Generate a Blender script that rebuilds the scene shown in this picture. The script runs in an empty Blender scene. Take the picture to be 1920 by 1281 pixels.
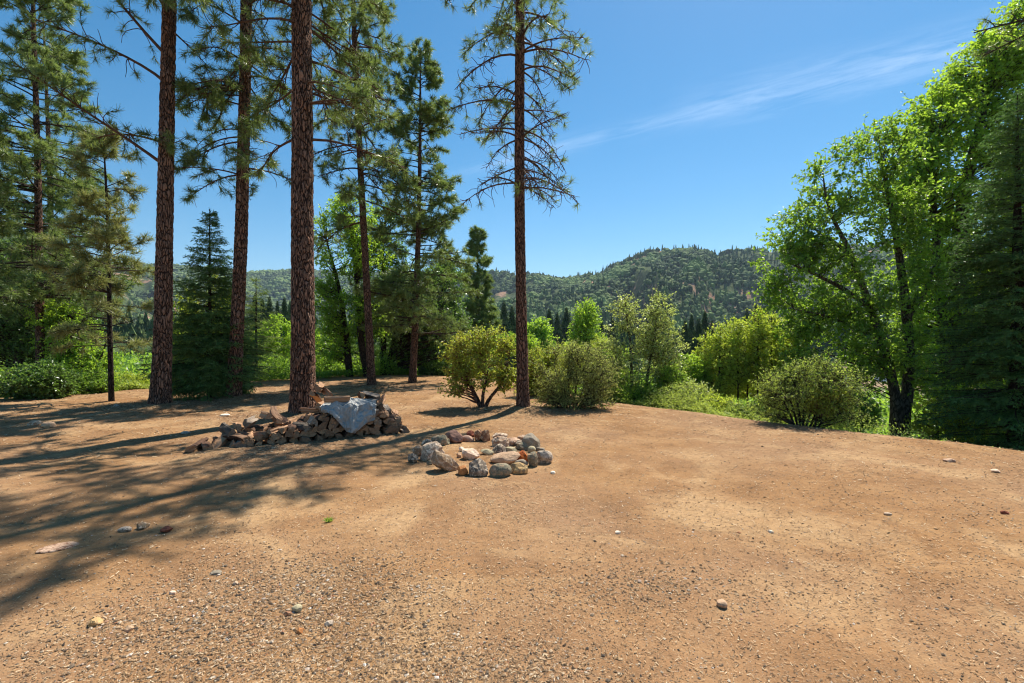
import bpy, math, random
import numpy as np
from math import radians, sin, cos, pi
R = np.random.default_rng(11)
random.seed(5)
sc = bpy.context.scene

# ------------------------------------------------------------------ camera, sky, sun, exposure
F = 907.0            # focal length in photo pixels (17 mm on 36 mm, photo 1920 wide)
CX, CY, CH = 960.0, 640.5, 1.5
cam_d = bpy.data.cameras.new("camera"); cam_d.lens = 17.0; cam_d.sensor_width = 36.0
cam_d.clip_end = 9000; cam_d.clip_start = 0.05
cam = bpy.data.objects.new("camera", cam_d); sc.collection.objects.link(cam)
cam.location = (0, 0, CH); cam.rotation_euler = (radians(90), 0, 0)
sc.camera = cam
SUN_AZ, SUN_EL = radians(31), radians(56.5)     # to the right of straight ahead (+Y)
w = bpy.data.worlds.new("World"); sc.world = w; w.use_nodes = True
nt = w.node_tree; nt.nodes.clear()
def N(nt, t, **k):
    n = nt.nodes.new(t)
    for a, v in k.items():
        if a.startswith('i_'):
            n.inputs[int(a[2:])].default_value = v
        else: setattr(n, a, v)
    return n
def math_n(nt, op, a, b=None, clamp=False):
    n = nt.nodes.new('ShaderNodeMath'); n.operation = op; n.use_clamp = clamp
    for i, v in enumerate((a, b)):
        if v is None: continue
        if isinstance(v, (int, float)): n.inputs[i].default_value = v
        else: nt.links.new(v, n.inputs[i])
    return n.outputs[0]
def mixc(nt, fac, a, b, mode='MIX'):
    n = nt.nodes.new('ShaderNodeMix'); n.data_type = 'RGBA'; n.blend_type = mode; n.clamp_factor = True
    for s, v in ((n.inputs[0], fac), (n.inputs[6], a), (n.inputs[7], b)):
        if isinstance(v, (int, float)): s.default_value = v
        elif isinstance(v, tuple): s.default_value = (v[0], v[1], v[2], 1)
        else: nt.links.new(v, s)
    return n.outputs[2]
def ramp(nt, fac, stops, interp='LINEAR'):
    n = nt.nodes.new('ShaderNodeValToRGB'); n.color_ramp.interpolation = interp
    cr = n.color_ramp
    while len(cr.elements) < len(stops): cr.elements.new(0.5)
    for e, (p, c) in zip(cr.elements, stops):
        e.position = p; e.color = (c, c, c, 1) if isinstance(c, (int, float)) else (c[0], c[1], c[2], 1)
    nt.links.new(fac, n.inputs[0]); return n.outputs[0]

sky = N(nt, 'ShaderNodeTexSky', sky_type='NISHITA', sun_disc=False, sun_elevation=SUN_EL, sun_rotation=SUN_AZ,
        altitude=400, air_density=1.0, dust_density=0.3, ozone_density=1.6)
hs = N(nt, 'ShaderNodeHueSaturation'); hs.inputs['Saturation'].default_value = 1.42; hs.inputs['Hue'].default_value = 0.488; hs.inputs['Value'].default_value = 0.67
nt.links.new(sky.outputs[0], hs.inputs['Color'])
geo = N(nt, 'ShaderNodeNewGeometry'); tc = N(nt, 'ShaderNodeTexCoord')
sep = N(nt, 'ShaderNodeSeparateXYZ'); nt.links.new(tc.outputs['Generated'], sep.inputs[0])
yy = math_n(nt, 'MAXIMUM', sep.outputs[1], 0.05)
u_ = math_n(nt, 'DIVIDE', sep.outputs[0], yy); v_ = math_n(nt, 'DIVIDE', sep.outputs[2], yy)
cxyz = N(nt, 'ShaderNodeCombineXYZ')
along = math_n(nt, 'ADD', u_, math_n(nt, 'MULTIPLY', v_, 0.25)); acr = math_n(nt, 'SUBTRACT', v_, math_n(nt, 'MULTIPLY', u_, 0.243))
nt.links.new(math_n(nt, 'MULTIPLY', along, 3.0), cxyz.inputs[0]); nt.links.new(math_n(nt, 'MULTIPLY', acr, 26.0), cxyz.inputs[1])
ns = N(nt, 'ShaderNodeTexNoise'); ns.inputs['Scale'].default_value = 1.6; ns.inputs['Detail'].default_value = 7; ns.inputs['Roughness'].default_value = 0.62
ns.inputs['Distortion'].default_value = 0.4
nt.links.new(cxyz.outputs[0], ns.inputs['Vector'])
def strand(c, wd, u0, u1, amp):
    d = math_n(nt, 'DIVIDE', math_n(nt, 'SUBTRACT', acr, c), wd)
    g = math_n(nt, 'POWER', 2.718, math_n(nt, 'MULTIPLY', math_n(nt, 'MULTIPLY', d, d), -1.0))
    a = math_n(nt, 'MULTIPLY', math_n(nt, 'SUBTRACT', u_, u0), 6.0, True); b = math_n(nt, 'MULTIPLY', math_n(nt, 'SUBTRACT', u1, u_), 6.0, True)
    return math_n(nt, 'MULTIPLY', math_n(nt, 'MULTIPLY', g, amp), math_n(nt, 'MULTIPLY', a, b))
s = math_n(nt, 'ADD', strand(0.378, 0.018, -0.15, 1.2, 0.13), strand(0.345, 0.012, 0.4, 0.95, 0.09))
s = math_n(nt, 'ADD', s, strand(0.40, 0.04, 0.3, 1.4, 0.09))
s = math_n(nt, 'MULTIPLY', s, ramp(nt, ns.outputs[0], [(0.36, 0.0), (0.72, 1.0)]))
hi = N(nt, 'ShaderNodeBackground'); hi.inputs[1].default_value = 0.125
nt.links.new(mixc(nt, s, hs.outputs[0], (9.0, 9.3, 9.8)), hi.inputs[0])
wo = N(nt, 'ShaderNodeOutputWorld'); nt.links.new(hi.outputs[0], wo.inputs[0])
sl = bpy.data.lights.new("sun", 'SUN'); sl.energy = 5.0; sl.angle = radians(0.53); sl.color = (1.0, 0.94, 0.83)
so = bpy.data.objects.new("sun", sl); sc.collection.objects.link(so)
# lamp shines along its -Z: from the sun towards the scene
from mathutils import Vector
sdir = Vector((sin(SUN_AZ) * cos(SUN_EL), cos(SUN_AZ) * cos(SUN_EL), sin(SUN_EL)))
so.rotation_euler = sdir.to_track_quat('Z', 'Y').to_euler(); so.location = (0, 0, 30)
vs = sc.view_settings; vs.view_transform = 'Standard'; vs.look = 'None'; vs.gamma = 1; vs.use_curve_mapping = False
vs.exposure = 0.72
sc.cycles.max_bounces = 8; sc.cycles.diffuse_bounces = 4; sc.cycles.transmission_bounces = 5; sc.cycles.transparent_max_bounces = 8
sc.cycles.use_denoising = True; sc.cycles.denoiser = 'OPENIMAGEDENOISE'; sc.cycles.denoising_input_passes = 'RGB_ALBEDO_NORMAL'; sc.cycles.denoising_prefilter = 'ACCURATE'; sc.cycles.pixel_filter_type = 'BLACKMAN_HARRIS'; sc.cycles.filter_width = 1.15; sc.cycles.sample_clamp_indirect = 4

# ------------------------------------------------------------------ numpy helpers
def _h(i, j, k, s):
    n = (i * 374761393 + j * 668265263 + k * 2147483647 + s * 1274126177) & 0xffffffff
    n = ((n ^ (n >> 13)) * 1274126177) & 0xffffffff
    n = ((n ^ (n >> 16)) * 2246822519) & 0xffffffff
    return ((n ^ (n >> 15)) & 0xffffff) / float(0xffffff)
def vn(P, s=0):
    P = np.asarray(P, float); I = np.floor(P).astype(np.int64); f = P - I; f = f * f * (3 - 2 * f); o = 0
    for a in (0, 1):
        for b in (0, 1):
            for c in (0, 1):
                wt = (f[..., 0] if a else 1 - f[..., 0]) * (f[..., 1] if b else 1 - f[..., 1]) * (f[..., 2] if c else 1 - f[..., 2])
                o = o + wt * _h(I[..., 0] + a, I[..., 1] + b, I[..., 2] + c, s)
    return o * 2 - 1
def fbm(P, o=4, s=0):
    P = np.asarray(P, float); r = 0; a = 1.0; t = 0
    for k in range(o):
        r = r + a * vn(P * 2 ** k + 17.3 * k, s + k); t += a; a *= 0.5
    return r / t
def xy3(x, y, z=0): return np.stack([x, y, np.zeros_like(x) + z], -1)
def nrm(v): return v / np.maximum(np.linalg.norm(v, axis=-1, keepdims=True), 1e-9)
def sst(a, b, x):
    t = np.clip((x - a) / (b - a), 0, 1); return t * t * (3 - 2 * t)

class MB:
    def __init__(s): s.V = []; s.F = []; s.n = 0
    def add(s, V, Fc, m=0, smooth=True):
        V = np.asarray(V, np.float32).reshape(-1, 3); Fc = np.asarray(Fc, np.int64)
        s.V.append(V); s.F.append((Fc + s.n, m, smooth)); s.n += len(V); return s
    def tubes(s, P, Rd, ns=5, m=0, cap=False):
        P = np.asarray(P, float); Rd = np.asarray(Rd, float); n, K, _ = P.shape
        T = nrm(np.gradient(P, axis=1)) if K > 2 else nrm(np.repeat((P[:, 1:] - P[:, :1]), 2, 1))
        mz = np.abs(T[..., 2]).mean(1) > 0.8
        ref = np.where(mz[:, None], np.array([[1.0, 0.13, 0]]), np.array([[0.05, 0.02, 1.0]]))[:, None, :]
        U = nrm(np.cross(T, ref)); W = np.cross(T, U)
        a = np.arange(ns) * 2 * pi / ns
        ring = U[:, :, None, :] * np.cos(a)[None, None, :, None] + W[:, :, None, :] * np.sin(a)[None, None, :, None]
        V = P[:, :, None, :] + ring * Rd[:, :, None, None]
        idx = np.arange(n * K * ns).reshape(n, K, ns)
        q = np.stack([idx[:, :-1, :], np.roll(idx, -1, 2)[:, :-1, :], np.roll(idx, -1, 2)[:, 1:, :], idx[:, 1:, :]], -1)
        return s.add(V, q.reshape(-1, 4), m)
    def build(s, name, mats, parent=None, org=(0, 0, 0)):
        me = bpy.data.meshes.new(name)
        if not s.V:
            s.add(np.zeros((3, 3)), np.array([[0, 1, 2]]))
        V = np.concatenate(s.V) - np.asarray(org, np.float32)
        me.vertices.add(len(V)); me.vertices.foreach_set('co', V.astype(np.float32).ravel())
        li = np.concatenate([f.ravel() for f, _, _ in s.F]); me.loops.add(len(li)); me.loops.foreach_set('vertex_index', li.astype(np.int32))
        tot = np.concatenate([np.full(len(f), f.shape[1]) for f, _, _ in s.F]); st = np.concatenate([[0], np.cumsum(tot)[:-1]])
        me.polygons.add(len(tot)); me.polygons.foreach_set('loop_start', st.astype(np.int32))
        mi = np.concatenate([np.full(len(f), m) for f, m, _ in s.F]); sm = np.concatenate([np.full(len(f), b) for f, _, b in s.F])
        for m in (mats if isinstance(mats, (list, tuple)) else [mats]): me.materials.append(m)
        me.update(calc_edges=True)
        me.polygons.foreach_set('material_index', mi.astype(np.int32)); me.polygons.foreach_set('use_smooth', sm.astype(bool))
        me.update()
        o = bpy.data.objects.new(name, me); sc.collection.objects.link(o)
        if parent is not None: o.parent = parent
        else: o.location = org
        return o
def tag(o, label=None, cat=None, group=None, kind=None):
    if label: o['label'] = label
    if cat: o['category'] = cat
    if group: o['group'] = group
    if kind: o['kind'] = kind
    return o
def thing(name, label, cat, loc, group=None):
    o = bpy.data.objects.new(name, None); o.empty_display_size = 0.3; sc.collection.objects.link(o); o.location = loc
    return tag(o, label, cat, group)

# ------------------------------------------------------------------ terrain height
EDGE = np.array([(40, -30), (20, -8), (12, 1), (6.86, 6.48), (4.7, 8.8), (3.5, 10.6), (2.3, 11.9), (1.2, 14.5), (-0.5, 18.5), (-3.2, 21.3), (-6.5, 22), (-9.3, 19.5), (-10.7, 15.6),
                 (-12.6, 13.0), (-17, 11.5), (-26, 9), (-60, 5), (-60, -30)], float)
def outside(x, y):
    """distance outside the yard's edge (0 inside)"""
    p = np.stack([x, y], -1); n = len(EDGE); best = np.full(x.shape, 1e9); ins = np.zeros(x.shape, bool)
    for i in range(n):
        a = EDGE[i]; b = EDGE[(i + 1) % n]; ab = b - a
        t = np.clip(((p - a) @ ab) / (ab @ ab), 0, 1); d = np.hypot(*np.moveaxis(p - a - t[..., None] * ab, -1, 0)); best = np.minimum(best, d)
        c = ((a[1] > y) != (b[1] > y)) & (x < (b[0] - a[0]) * (y - a[1]) / (b[1] - a[1] + 1e-12) + a[0]); ins ^= c
    return np.where(ins, 0, best)
RIV = np.array([(170, 70), (92, 110), (73, 165), (82, 205), (130, 322), (205, 505), (290, 700), (380, 900)], float)
def rivd(x, y):
    p = np.stack([x, y], -1); best = np.full(x.shape, 1e9)
    for a, b in zip(RIV[:-1], RIV[1:]):
        ab = b - a; t = np.clip(((p - a) @ ab) / (ab @ ab), 0, 1); best = np.minimum(best, np.hypot(*np.moveaxis(p - a - t[..., None] * ab, -1, 0)))
    return best
RPX = np.array([-900, -300, 0, 60, 130, 200, 340, 470, 545, 700, 900, 930, 985, 1060, 1100, 1130, 1185, 1215, 1240, 1300, 1345, 1380, 1420, 1460, 1600, 1800, 2200, 3000.])
RPY = np.array([380, 400, 425, 448, 480, 500, 503, 514, 510, 516, 516, 513, 515, 523, 518, 508, 486, 474, 470, 469, 476, 470, 470, 473, 462, 470, 450, 420.])
RDI = np.array([700, 700, 700, 720, 800, 1400, 1700, 1800, 1800, 1600, 1200, 1050, 1000, 980, 960, 950, 930, 920, 910, 900, 960, 1000, 1020, 1050, 1100, 1100, 1000, 900.])
RFT = np.array([180, 180, 180, 190, 260, 500, 700, 750, 750, 700, 480, 400, 360, 330, 320, 300, 290, 290, 290, 290, 320, 340, 350, 360, 380, 380, 350, 300.])
RAZ = np.arctan((RPX - CX) / F)
def height(x, y, micro=True):
    x = np.asarray(x, float); y = np.asarray(y, float)
    d = outside(x, y); tl = sst(-13, -3, x + 0.25 * np.maximum(0, 20 - y))
    slope = 0.13 + 0.42 * tl; mx = 3.2 + 3.4 * tl
    drop = (np.sqrt(d * d + 0.5) - 0.7071) * slope
    z = -mx * (1 - np.exp(-drop / mx))
    r = np.hypot(x, y)
    z += 0.6 * fbm(xy3(x / 22, y / 22), 3, 3) * sst(4, 30, d) + 0.10 * fbm(xy3(x / 2.5, y / 2.5), 3, 5) * sst(0, 3, d)
    z += (0.05 * fbm(xy3(x / 2.2, y / 2.2), 3, 7) + 0.024 * fbm(xy3(x / 0.5, y / 0.5), 3, 9)) * sst(1.0, 3.0, r)
    z += 0.14 * np.exp(-((x + 4.2) ** 2 + (y - 9.75) ** 2) / 0.55) + 0.10 * np.exp(-((x - 0.23) ** 2 + (y - 10.5) ** 2) / 0.3) + 0.12 * np.exp(-((x + 7.9) ** 2 + (y - 10.9) ** 2) / 0.6) + 0.12 * np.exp(-((x + 7.15) ** 2 + (y - 12.4) ** 2) / 0.6) + 0.1 * np.exp(-((x + 4.5) ** 2 + (y - 15.6) ** 2) / 0.5)
    # hills
    az = np.arctan2(x, np.maximum(y, -1e9)); front = sst(2.2, 1.5, np.abs(az))
    rr = np.interp(az, RAZ, RDI); rf = np.interp(az, RAZ, RFT)
    hr = (CY - np.interp(az, RAZ, RPY)) / F * rr * np.cos(np.clip(az, -1.3, 1.3)) + 1.5 + 6
    t = (r - rf) / (rr - rf)
    spur = 1 - np.abs(fbm(xy3(az * 7 + 0.35 * t, t * 1.2, 4.2), 3, 21)) * 2.2
    q = np.clip(t, 0, 1)
    prof = q ** 1.25 * (1 + 0.0 * q)
    hill = hr * (prof + 0.48 * (spur - 0.75) * np.sin(pi * q) ** 1.0 * (q < 1) + 0.03 * fbm(xy3(x / 60, y / 60), 3, 31) * np.sin(pi * q))
    after = np.where(t > 1, 1 - 0.5 * np.minimum(1, (t - 1) * 1.3), 0)
    hill = np.where(t > 1, hr * after, hill)
    z = z + np.where(t > 0, np.maximum(hill, 0), 0) * front
    rv = rivd(x, y); z = z - 1.6 * sst(20, 8, rv) * (r > 40)
    return z
def h1(x, y): return float(height(np.array([x]), np.array([y]))[0])
def P3(px, py, Y): return np.array([(px - CX) / F * Y, Y, CH - (py - CY) / F * Y])
def gpt(px, Y): x = (px - CX) / F * Y; return np.array([x, Y, h1(x, Y)])

# ------------------------------------------------------------------ materials
def mat(name, rough=0.85, spec=0.3):
    m = bpy.data.materials.new(name); m.use_nodes = True; t = m.node_tree; b = t.nodes['Principled BSDF']
    b.inputs['Roughness'].default_value = rough; b.inputs['Specular IOR Level'].default_value = spec
    return m, t, b, t.nodes['Material Output']
def noise(t, scale, detail=4, rough=0.55, vec=None, dist=0):
    n = t.nodes.new('ShaderNodeTexNoise'); n.inputs['Scale'].default_value = scale; n.inputs['Detail'].default_value = detail
    n.inputs['Roughness'].default_value = rough; n.inputs['Distortion'].default_value = dist
    if vec is not None: t.links.new(vec, n.inputs['Vector'])
    return n.outputs[0]
def voro(t, scale, vec=None, feat='F1', rnd=1.0):
    n = t.nodes.new('ShaderNodeTexVoronoi'); n.feature = feat; n.inputs['Scale'].default_value = scale; n.inputs['Randomness'].default_value = rnd
    if vec is not None: t.links.new(vec, n.inputs['Vector'])
    return n
def objco(t, sx=1, sy=1, sz=1, kind='Object'):
    c = t.nodes.new('ShaderNodeTexCoord'); m = t.nodes.new('ShaderNodeMapping'); m.inputs['Scale'].default_value = (sx, sy, sz)
    t.links.new(c.outputs[kind], m.inputs[0]); return m.outputs[0]
def bump(t, h, strength=0.5, dist=0.02, bsdf=None):
    n = t.nodes.new('ShaderNodeBump'); n.inputs['Strength'].default_value = strength; n.inputs['Distance'].default_value = dist
    t.links.new(h, n.inputs['Height'])
    if bsdf: t.links.new(n.outputs[0], bsdf.inputs['Normal'])
    return n.outputs[0]
def island(t): return t.nodes.new('ShaderNodeNewGeometry').outputs['Random Per Island']

def leaf_mat(name, cols, trans=None, tf=0.45, gloss=0.35, rough=0.45):
    """cols: stops over per-leaf randomness; trans: transmitted light colour"""
    m, t, b, o = mat(name, rough, gloss)
    lit = 1.65 if 'pine' in name else 2.5 if 'needle' in name else 2.0 if name in ('alder_leaves', 'glossy_leaves') else 1.9 if name == 'bright_leaves' else 2.6
    cols = [(q, tuple(min(0.55, v * lit) for v in c_)) for q, c_ in cols]
    c = ramp(t, island(t), cols)
    big = noise(t, 1.3, 2, 0.5, objco(t))
    c = mixc(t, ramp(t, big, [(0.35, 0.0), (0.7, 0.35)]), c, cols[-1][1])
    t.links.new(c, b.inputs['Base Color'])
    tr = t.nodes.new('ShaderNodeBsdfTranslucent')
    tcx = mixc(t, 0.7, c, tuple(min(0.9, v * 1.3) for v in trans)); t.links.new(tcx, tr.inputs[0])
    mx = t.nodes.new('ShaderNodeMixShader'); mx.inputs[0].default_value = min(0.55, tf + 0.08)
    t.links.new(b.outputs[0], mx.inputs[1]); t.links.new(tr.outputs[0], mx.inputs[2]); t.links.new(mx.outputs[0], o.inputs[0])
    return m
def bark_mat(name, plate, crack, sx=13, sz=4.2, depth=0.022, tint=(0.2, 0.2, 0.2), disp=True):
    m, t, b, o = mat(name, 0.9, 0.15)
    co = objco(t, 1, 1, sz / sx)
    nz = t.nodes.new('ShaderNodeTexNoise'); nz.inputs['Scale'].default_value = 7; nz.inputs['Detail'].default_value = 4; t.links.new(co, nz.inputs['Vector'])
    va = t.nodes.new('ShaderNodeVectorMath'); va.operation = 'MULTIPLY_ADD'; va.inputs[1].default_value = (0.20, 0.20, 0.10)
    t.links.new(nz.outputs['Color'], va.inputs[0]); t.links.new(co, va.inputs[2])
    e = voro(t, sx, va.outputs[0], 'DISTANCE_TO_EDGE').outputs['Distance']; cell = voro(t, sx, va.outputs[0])
    h = ramp(t, e, [(0.0, 0.0), (0.12, 0.55), (0.32, 1.0)])
    fine = noise(t, 60, 5, 0.65, objco(t, 1, 1, 0.35))
    hh = math_n(t, 'ADD', math_n(t, 'MULTIPLY', h, 0.8), math_n(t, 'MULTIPLY', fine, 0.35))
    cellr = t.nodes.new('ShaderNodeSeparateColor'); t.links.new(cell.outputs['Color'], cellr.inputs[0])
    pc = mixc(t, cellr.outputs[0], plate, tuple(c * 0.62 for c in plate))
    pc = mixc(t, math_n(t, 'MULTIPLY', cellr.outputs[1], 0.45), pc, tint)
    pc = mixc(t, ramp(t, fine, [(0.35, 0.55), (0.62, 0.0)]), pc, crack)
    pc = mixc(t, ramp(t, noise(t, 0.9, 4, 0.6, objco(t)), [(0.42, 0.0), (0.62, 0.5)]), pc, tuple(0.55 * a_ + 0.35 * b_ for a_, b_ in zip(tint, plate)))
    col = mixc(t, ramp(t, e, [(0.0, 0.0), (0.07, 0.08), (0.17, 1.0)]), crack, pc)
    t.links.new(col, b.inputs['Base Color'])
    bump(t, hh, 0.8, depth if not disp else depth * 0.6, b)
    if disp:
        d = t.nodes.new('ShaderNodeDisplacement'); d.inputs['Scale'].default_value = depth; d.inputs['Midlevel'].default_value = 0.6
        t.links.new(hh, d.inputs['Height']); t.links.new(d.outputs[0], o.inputs['Displacement']); m.displacement_method = 'BOTH'
    return m
def simple(name, cols, scale=8, rough=0.85, spec=0.2, bs=0.4, bd=0.01, vec=(1, 1, 1), bscale=None):
    m, t, b, o = mat(name, rough, spec)
    n = noise(t, scale, 6, 0.6, objco(t, *vec)); t.links.new(ramp(t, n, cols), b.inputs['Base Color'])
    bump(t, noise(t, bscale or scale * 4, 5, 0.6, objco(t, *vec)), bs, bd, b)
    return m

M = {}
M['bark_red'] = bark_mat('pine_bark', (0.43, 0.225, 0.14), (0.024, 0.015, 0.012), 23, 5.2, 0.028, (0.27, 0.205, 0.17))
M['bark_mid'] = bark_mat('pine_bark_small', (0.34, 0.17, 0.105), (0.03, 0.017, 0.012), 31, 6.5, 0.014, (0.22, 0.16, 0.13))
M['bark_dark'] = bark_mat('dark_bark', (0.085, 0.055, 0.04), (0.015, 0.011, 0.009), 22, 7, 0.010, (0.07, 0.06, 0.05), disp=False)
M['bark_grey'] = bark_mat('grey_bark', (0.19, 0.15, 0.11), (0.035, 0.028, 0.02), 16, 5, 0.012, (0.14, 0.13, 0.11), disp=False)
M['limb'] = simple('limb_bark', [(0.3, (0.06, 0.035, 0.024)), (0.7, (0.14, 0.075, 0.045))], 14)
M['limb_dark'] = simple('dark_limb_bark', [(0.3, (0.035, 0.025, 0.018)), (0.7, (0.07, 0.05, 0.035))], 14)
M['limb_red'] = simple('red_limb_bark', [(0.3, (0.12, 0.04, 0.025)), (0.7, (0.20, 0.09, 0.06))], 14)
G = lambda *c: c
M['needle'] = leaf_mat('pine_needles', [(0.0, (0.035, 0.068, 0.024)), (0.55, (0.075, 0.122, 0.036)), (1.0, (0.17, 0.20, 0.06))], (0.24, 0.32, 0.06), 0.32, 0.5, 0.4)
M['needle_light'] = leaf_mat('young_pine_needles', [(0.0, (0.07, 0.10, 0.03)), (0.6, (0.13, 0.165, 0.05)), (0.93, (0.19, 0.20, 0.075)), (1.0, (0.26, 0.17, 0.08))], (0.3, 0.33, 0.08), 0.32, 0.5, 0.4)
M['needle_blue'] = leaf_mat('fir_needles', [(0.0, (0.022, 0.050, 0.016)), (0.6, (0.042, 0.086, 0.024)), (1.0, (0.09, 0.145, 0.036))], (0.12, 0.22, 0.05), 0.22, 0.4, 0.45)
M['leaf_alder'] = leaf_mat('alder_leaves', [(0.0, (0.025, 0.058, 0.014)), (0.6, (0.055, 0.115, 0.020)), (1.0, (0.12, 0.18, 0.028))], (0.38, 0.58, 0.04), 0.42, 0.5, 0.4)
M['leaf_bright'] = leaf_mat('bright_leaves', [(0.0, (0.04, 0.085, 0.016)), (0.6, (0.085, 0.16, 0.024)), (1.0, (0.16, 0.24, 0.034))], (0.48, 0.68, 0.04), 0.48, 0.5, 0.4)
M['leaf_lime'] = leaf_mat('lime_leaves', [(0.0, (0.08, 0.13, 0.018)), (0.6, (0.14, 0.21, 0.03)), (1.0, (0.22, 0.28, 0.045))], (0.55, 0.62, 0.05), 0.48, 0.4, 0.45)
M['leaf_willow'] = leaf_mat('pale_leaves', [(0.0, (0.09, 0.13, 0.035)), (0.6, (0.17, 0.22, 0.065)), (1.0, (0.28, 0.33, 0.12))], (0.55, 0.62, 0.10), 0.44, 0.9, 0.3)
M['leaf_grey'] = leaf_mat('olive_leaves', [(0.0, (0.08, 0.105, 0.03)), (0.6, (0.15, 0.18, 0.05)), (1.0, (0.24, 0.26, 0.085))], (0.50, 0.55, 0.10), 0.38, 0.3, 0.55)
M['leaf_manz'] = leaf_mat('manzanita_leaves', [(0.0, (0.05, 0.085, 0.015)), (0.6, (0.11, 0.165, 0.028)), (0.92, (0.17, 0.22, 0.03)), (0.95, (0.35, 0.13, 0.03)), (1.0, (0.35, 0.13, 0.03))], (0.45, 0.5, 0.04), 0.42, 0.4, 0.45)
M['leaf_dark'] = leaf_mat('glossy_leaves', [(0.0, (0.022, 0.05, 0.014)), (0.6, (0.045, 0.09, 0.022)), (1.0, (0.08, 0.13, 0.03))], (0.2, 0.33, 0.04), 0.36, 0.5, 0.32)
M['leaf_cover'] = leaf_mat('undergrowth_leaves', [(0.0, (0.06, 0.10, 0.02)), (0.6, (0.12, 0.18, 0.035)), (1.0, (0.22, 0.26, 0.07))], (0.42, 0.52, 0.06), 0.42, 0.35, 0.5)

def ground_mat():
    m, t, b, o = mat('dirt_ground', 0.95, 0.05)
    co = objco(t)
    big = noise(t, 0.35, 4, 0.55, co); mid = noise(t, 1.7, 6, 0.6, co, 0.3); fin = noise(t, 14, 6, 0.7, co); vf = noise(t, 90, 3, 0.6, co)
    c = ramp(t, mid, [(0.30, (0.215, 0.110, 0.048)), (0.5, (0.305, 0.163, 0.072)), (0.72, (0.38, 0.220, 0.102))])
    c = mixc(t, ramp(t, big, [(0.42, 0.0), (0.62, 0.55)]), c, (0.29, 0.175, 0.105))
    c = mixc(t, ramp(t, noise(t, 0.75, 5, 0.6, co, 0.8), [(0.50, 0.0), (0.64, 0.8)]), c, (0.45, 0.285, 0.145))
    # grey gravel patches worn through the dirt
    gm = noise(t, 0.55, 5, 0.65, co, 0.5)
    at = t.nodes.new('ShaderNodeAttribute'); at.attribute_name = 'gravel'
    gsum = math_n(t, 'ADD', math_n(t, 'MULTIPLY', gm, 0.55), at.outputs['Fac'])
    gmask = ramp(t, gsum, [(0.42, 0.0), (0.80, 1.0)])
    c = mixc(t, ramp(t, fin, [(0.32, 0.55), (0.55, 0.0)]), c, (0.19, 0.115, 0.065))
    # small stones: one random colour per cell, coverage by the gravel mask
    def stones(scale, thr0, thr1):
        v = voro(t, scale, co); sc_ = t.nodes.new('ShaderNodeSeparateColor'); t.links.new(v.outputs['Color'], sc_.inputs[0])
        inside = ramp(t, v.outputs['Distance'], [(0.28, 1.0), (0.42, 0.0)])
        pick = math_n(t, 'GREATER_THAN', math_n(t, 'ADD', sc_.outputs[0], math_n(t, 'MULTIPLY', gmask, thr1)), thr0)
        k = math_n(t, 'MULTIPLY', inside, pick)
        col = ramp(t, sc_.outputs[1], [(0.0, (0.05, 0.04, 0.035)), (0.3, (0.17, 0.13, 0.10)), (0.55, (0.32, 0.22, 0.13)), (0.8, (0.42, 0.36, 0.29)), (0.93, (0.36, 0.17, 0.09)), (1.0, (0.66, 0.62, 0.55))])
        return k, col
    k1, c1 = stones(75, 0.95, 0.45); k2, c2 = stones(36, 0.985, 0.28); k3, c3 = stones(150, 0.88, 0.5)
    c = mixc(t, math_n(t, 'MULTIPLY', k3, 0.8), c, c3); c = mixc(t, math_n(t, 'MULTIPLY', k1, 0.85), c, c1); c = mixc(t, k2, c, c2)
    # straw and needle flecks
    st = objco(t, 30, 130, 30); st2 = objco(t, 130, 26, 30)
    f1 = voro(t, 1.0, st); f2 = voro(t, 1.0, st2)
    fl = math_n(t, 'MAXIMUM', ramp(t, f1.outputs['Distance'], [(0.16, 1.0), (0.2, 0.0)]), ramp(t, f2.outputs['Distance'], [(0.16, 1.0), (0.2, 0.0)]))
    c = mixc(t, math_n(t, 'MULTIPLY', fl, 0.45), c, (0.50, 0.36, 0.22))
    # beyond the yard: dry grass, weeds, reddish cut banks
    av = t.nodes.new('ShaderNodeAttribute'); av.attribute_name = 'wild'
    wn = noise(t, 0.09, 6, 0.65, co)
    wc = ramp(t, wn, [(0.36, (0.045, 0.07, 0.025)), (0.46, (0.10, 0.12, 0.05)), (0.52, (0.27, 0.22, 0.12)), (0.6, (0.36, 0.23, 0.15)), (0.75, (0.30, 0.27, 0.22))])
    wc = mixc(t, ramp(t, noise(t, 2.5, 6, 0.7, co), [(0.4, 0.6), (0.6, 0.0)]), wc, (0.06, 0.08, 0.03))
    c = mixc(t, av.outputs['Fac'], c, wc)
    t.links.new(c, b.inputs['Base Color'])
    h = math_n(t, 'ADD', math_n(t, 'MULTIPLY', fin, 0.8), math_n(t, 'MULTIPLY', vf, 0.35))
    h = math_n(t, 'ADD', h, math_n(t, 'ADD', math_n(t, 'MULTIPLY', k1, 0.55), math_n(t, 'ADD', math_n(t, 'MULTIPLY', k2, 0.9), math_n(t, 'MULTIPLY', k3, 0.3))))
    bump(t, h, 0.85, 0.014, b)
    return m
M['ground'] = ground_mat()
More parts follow.
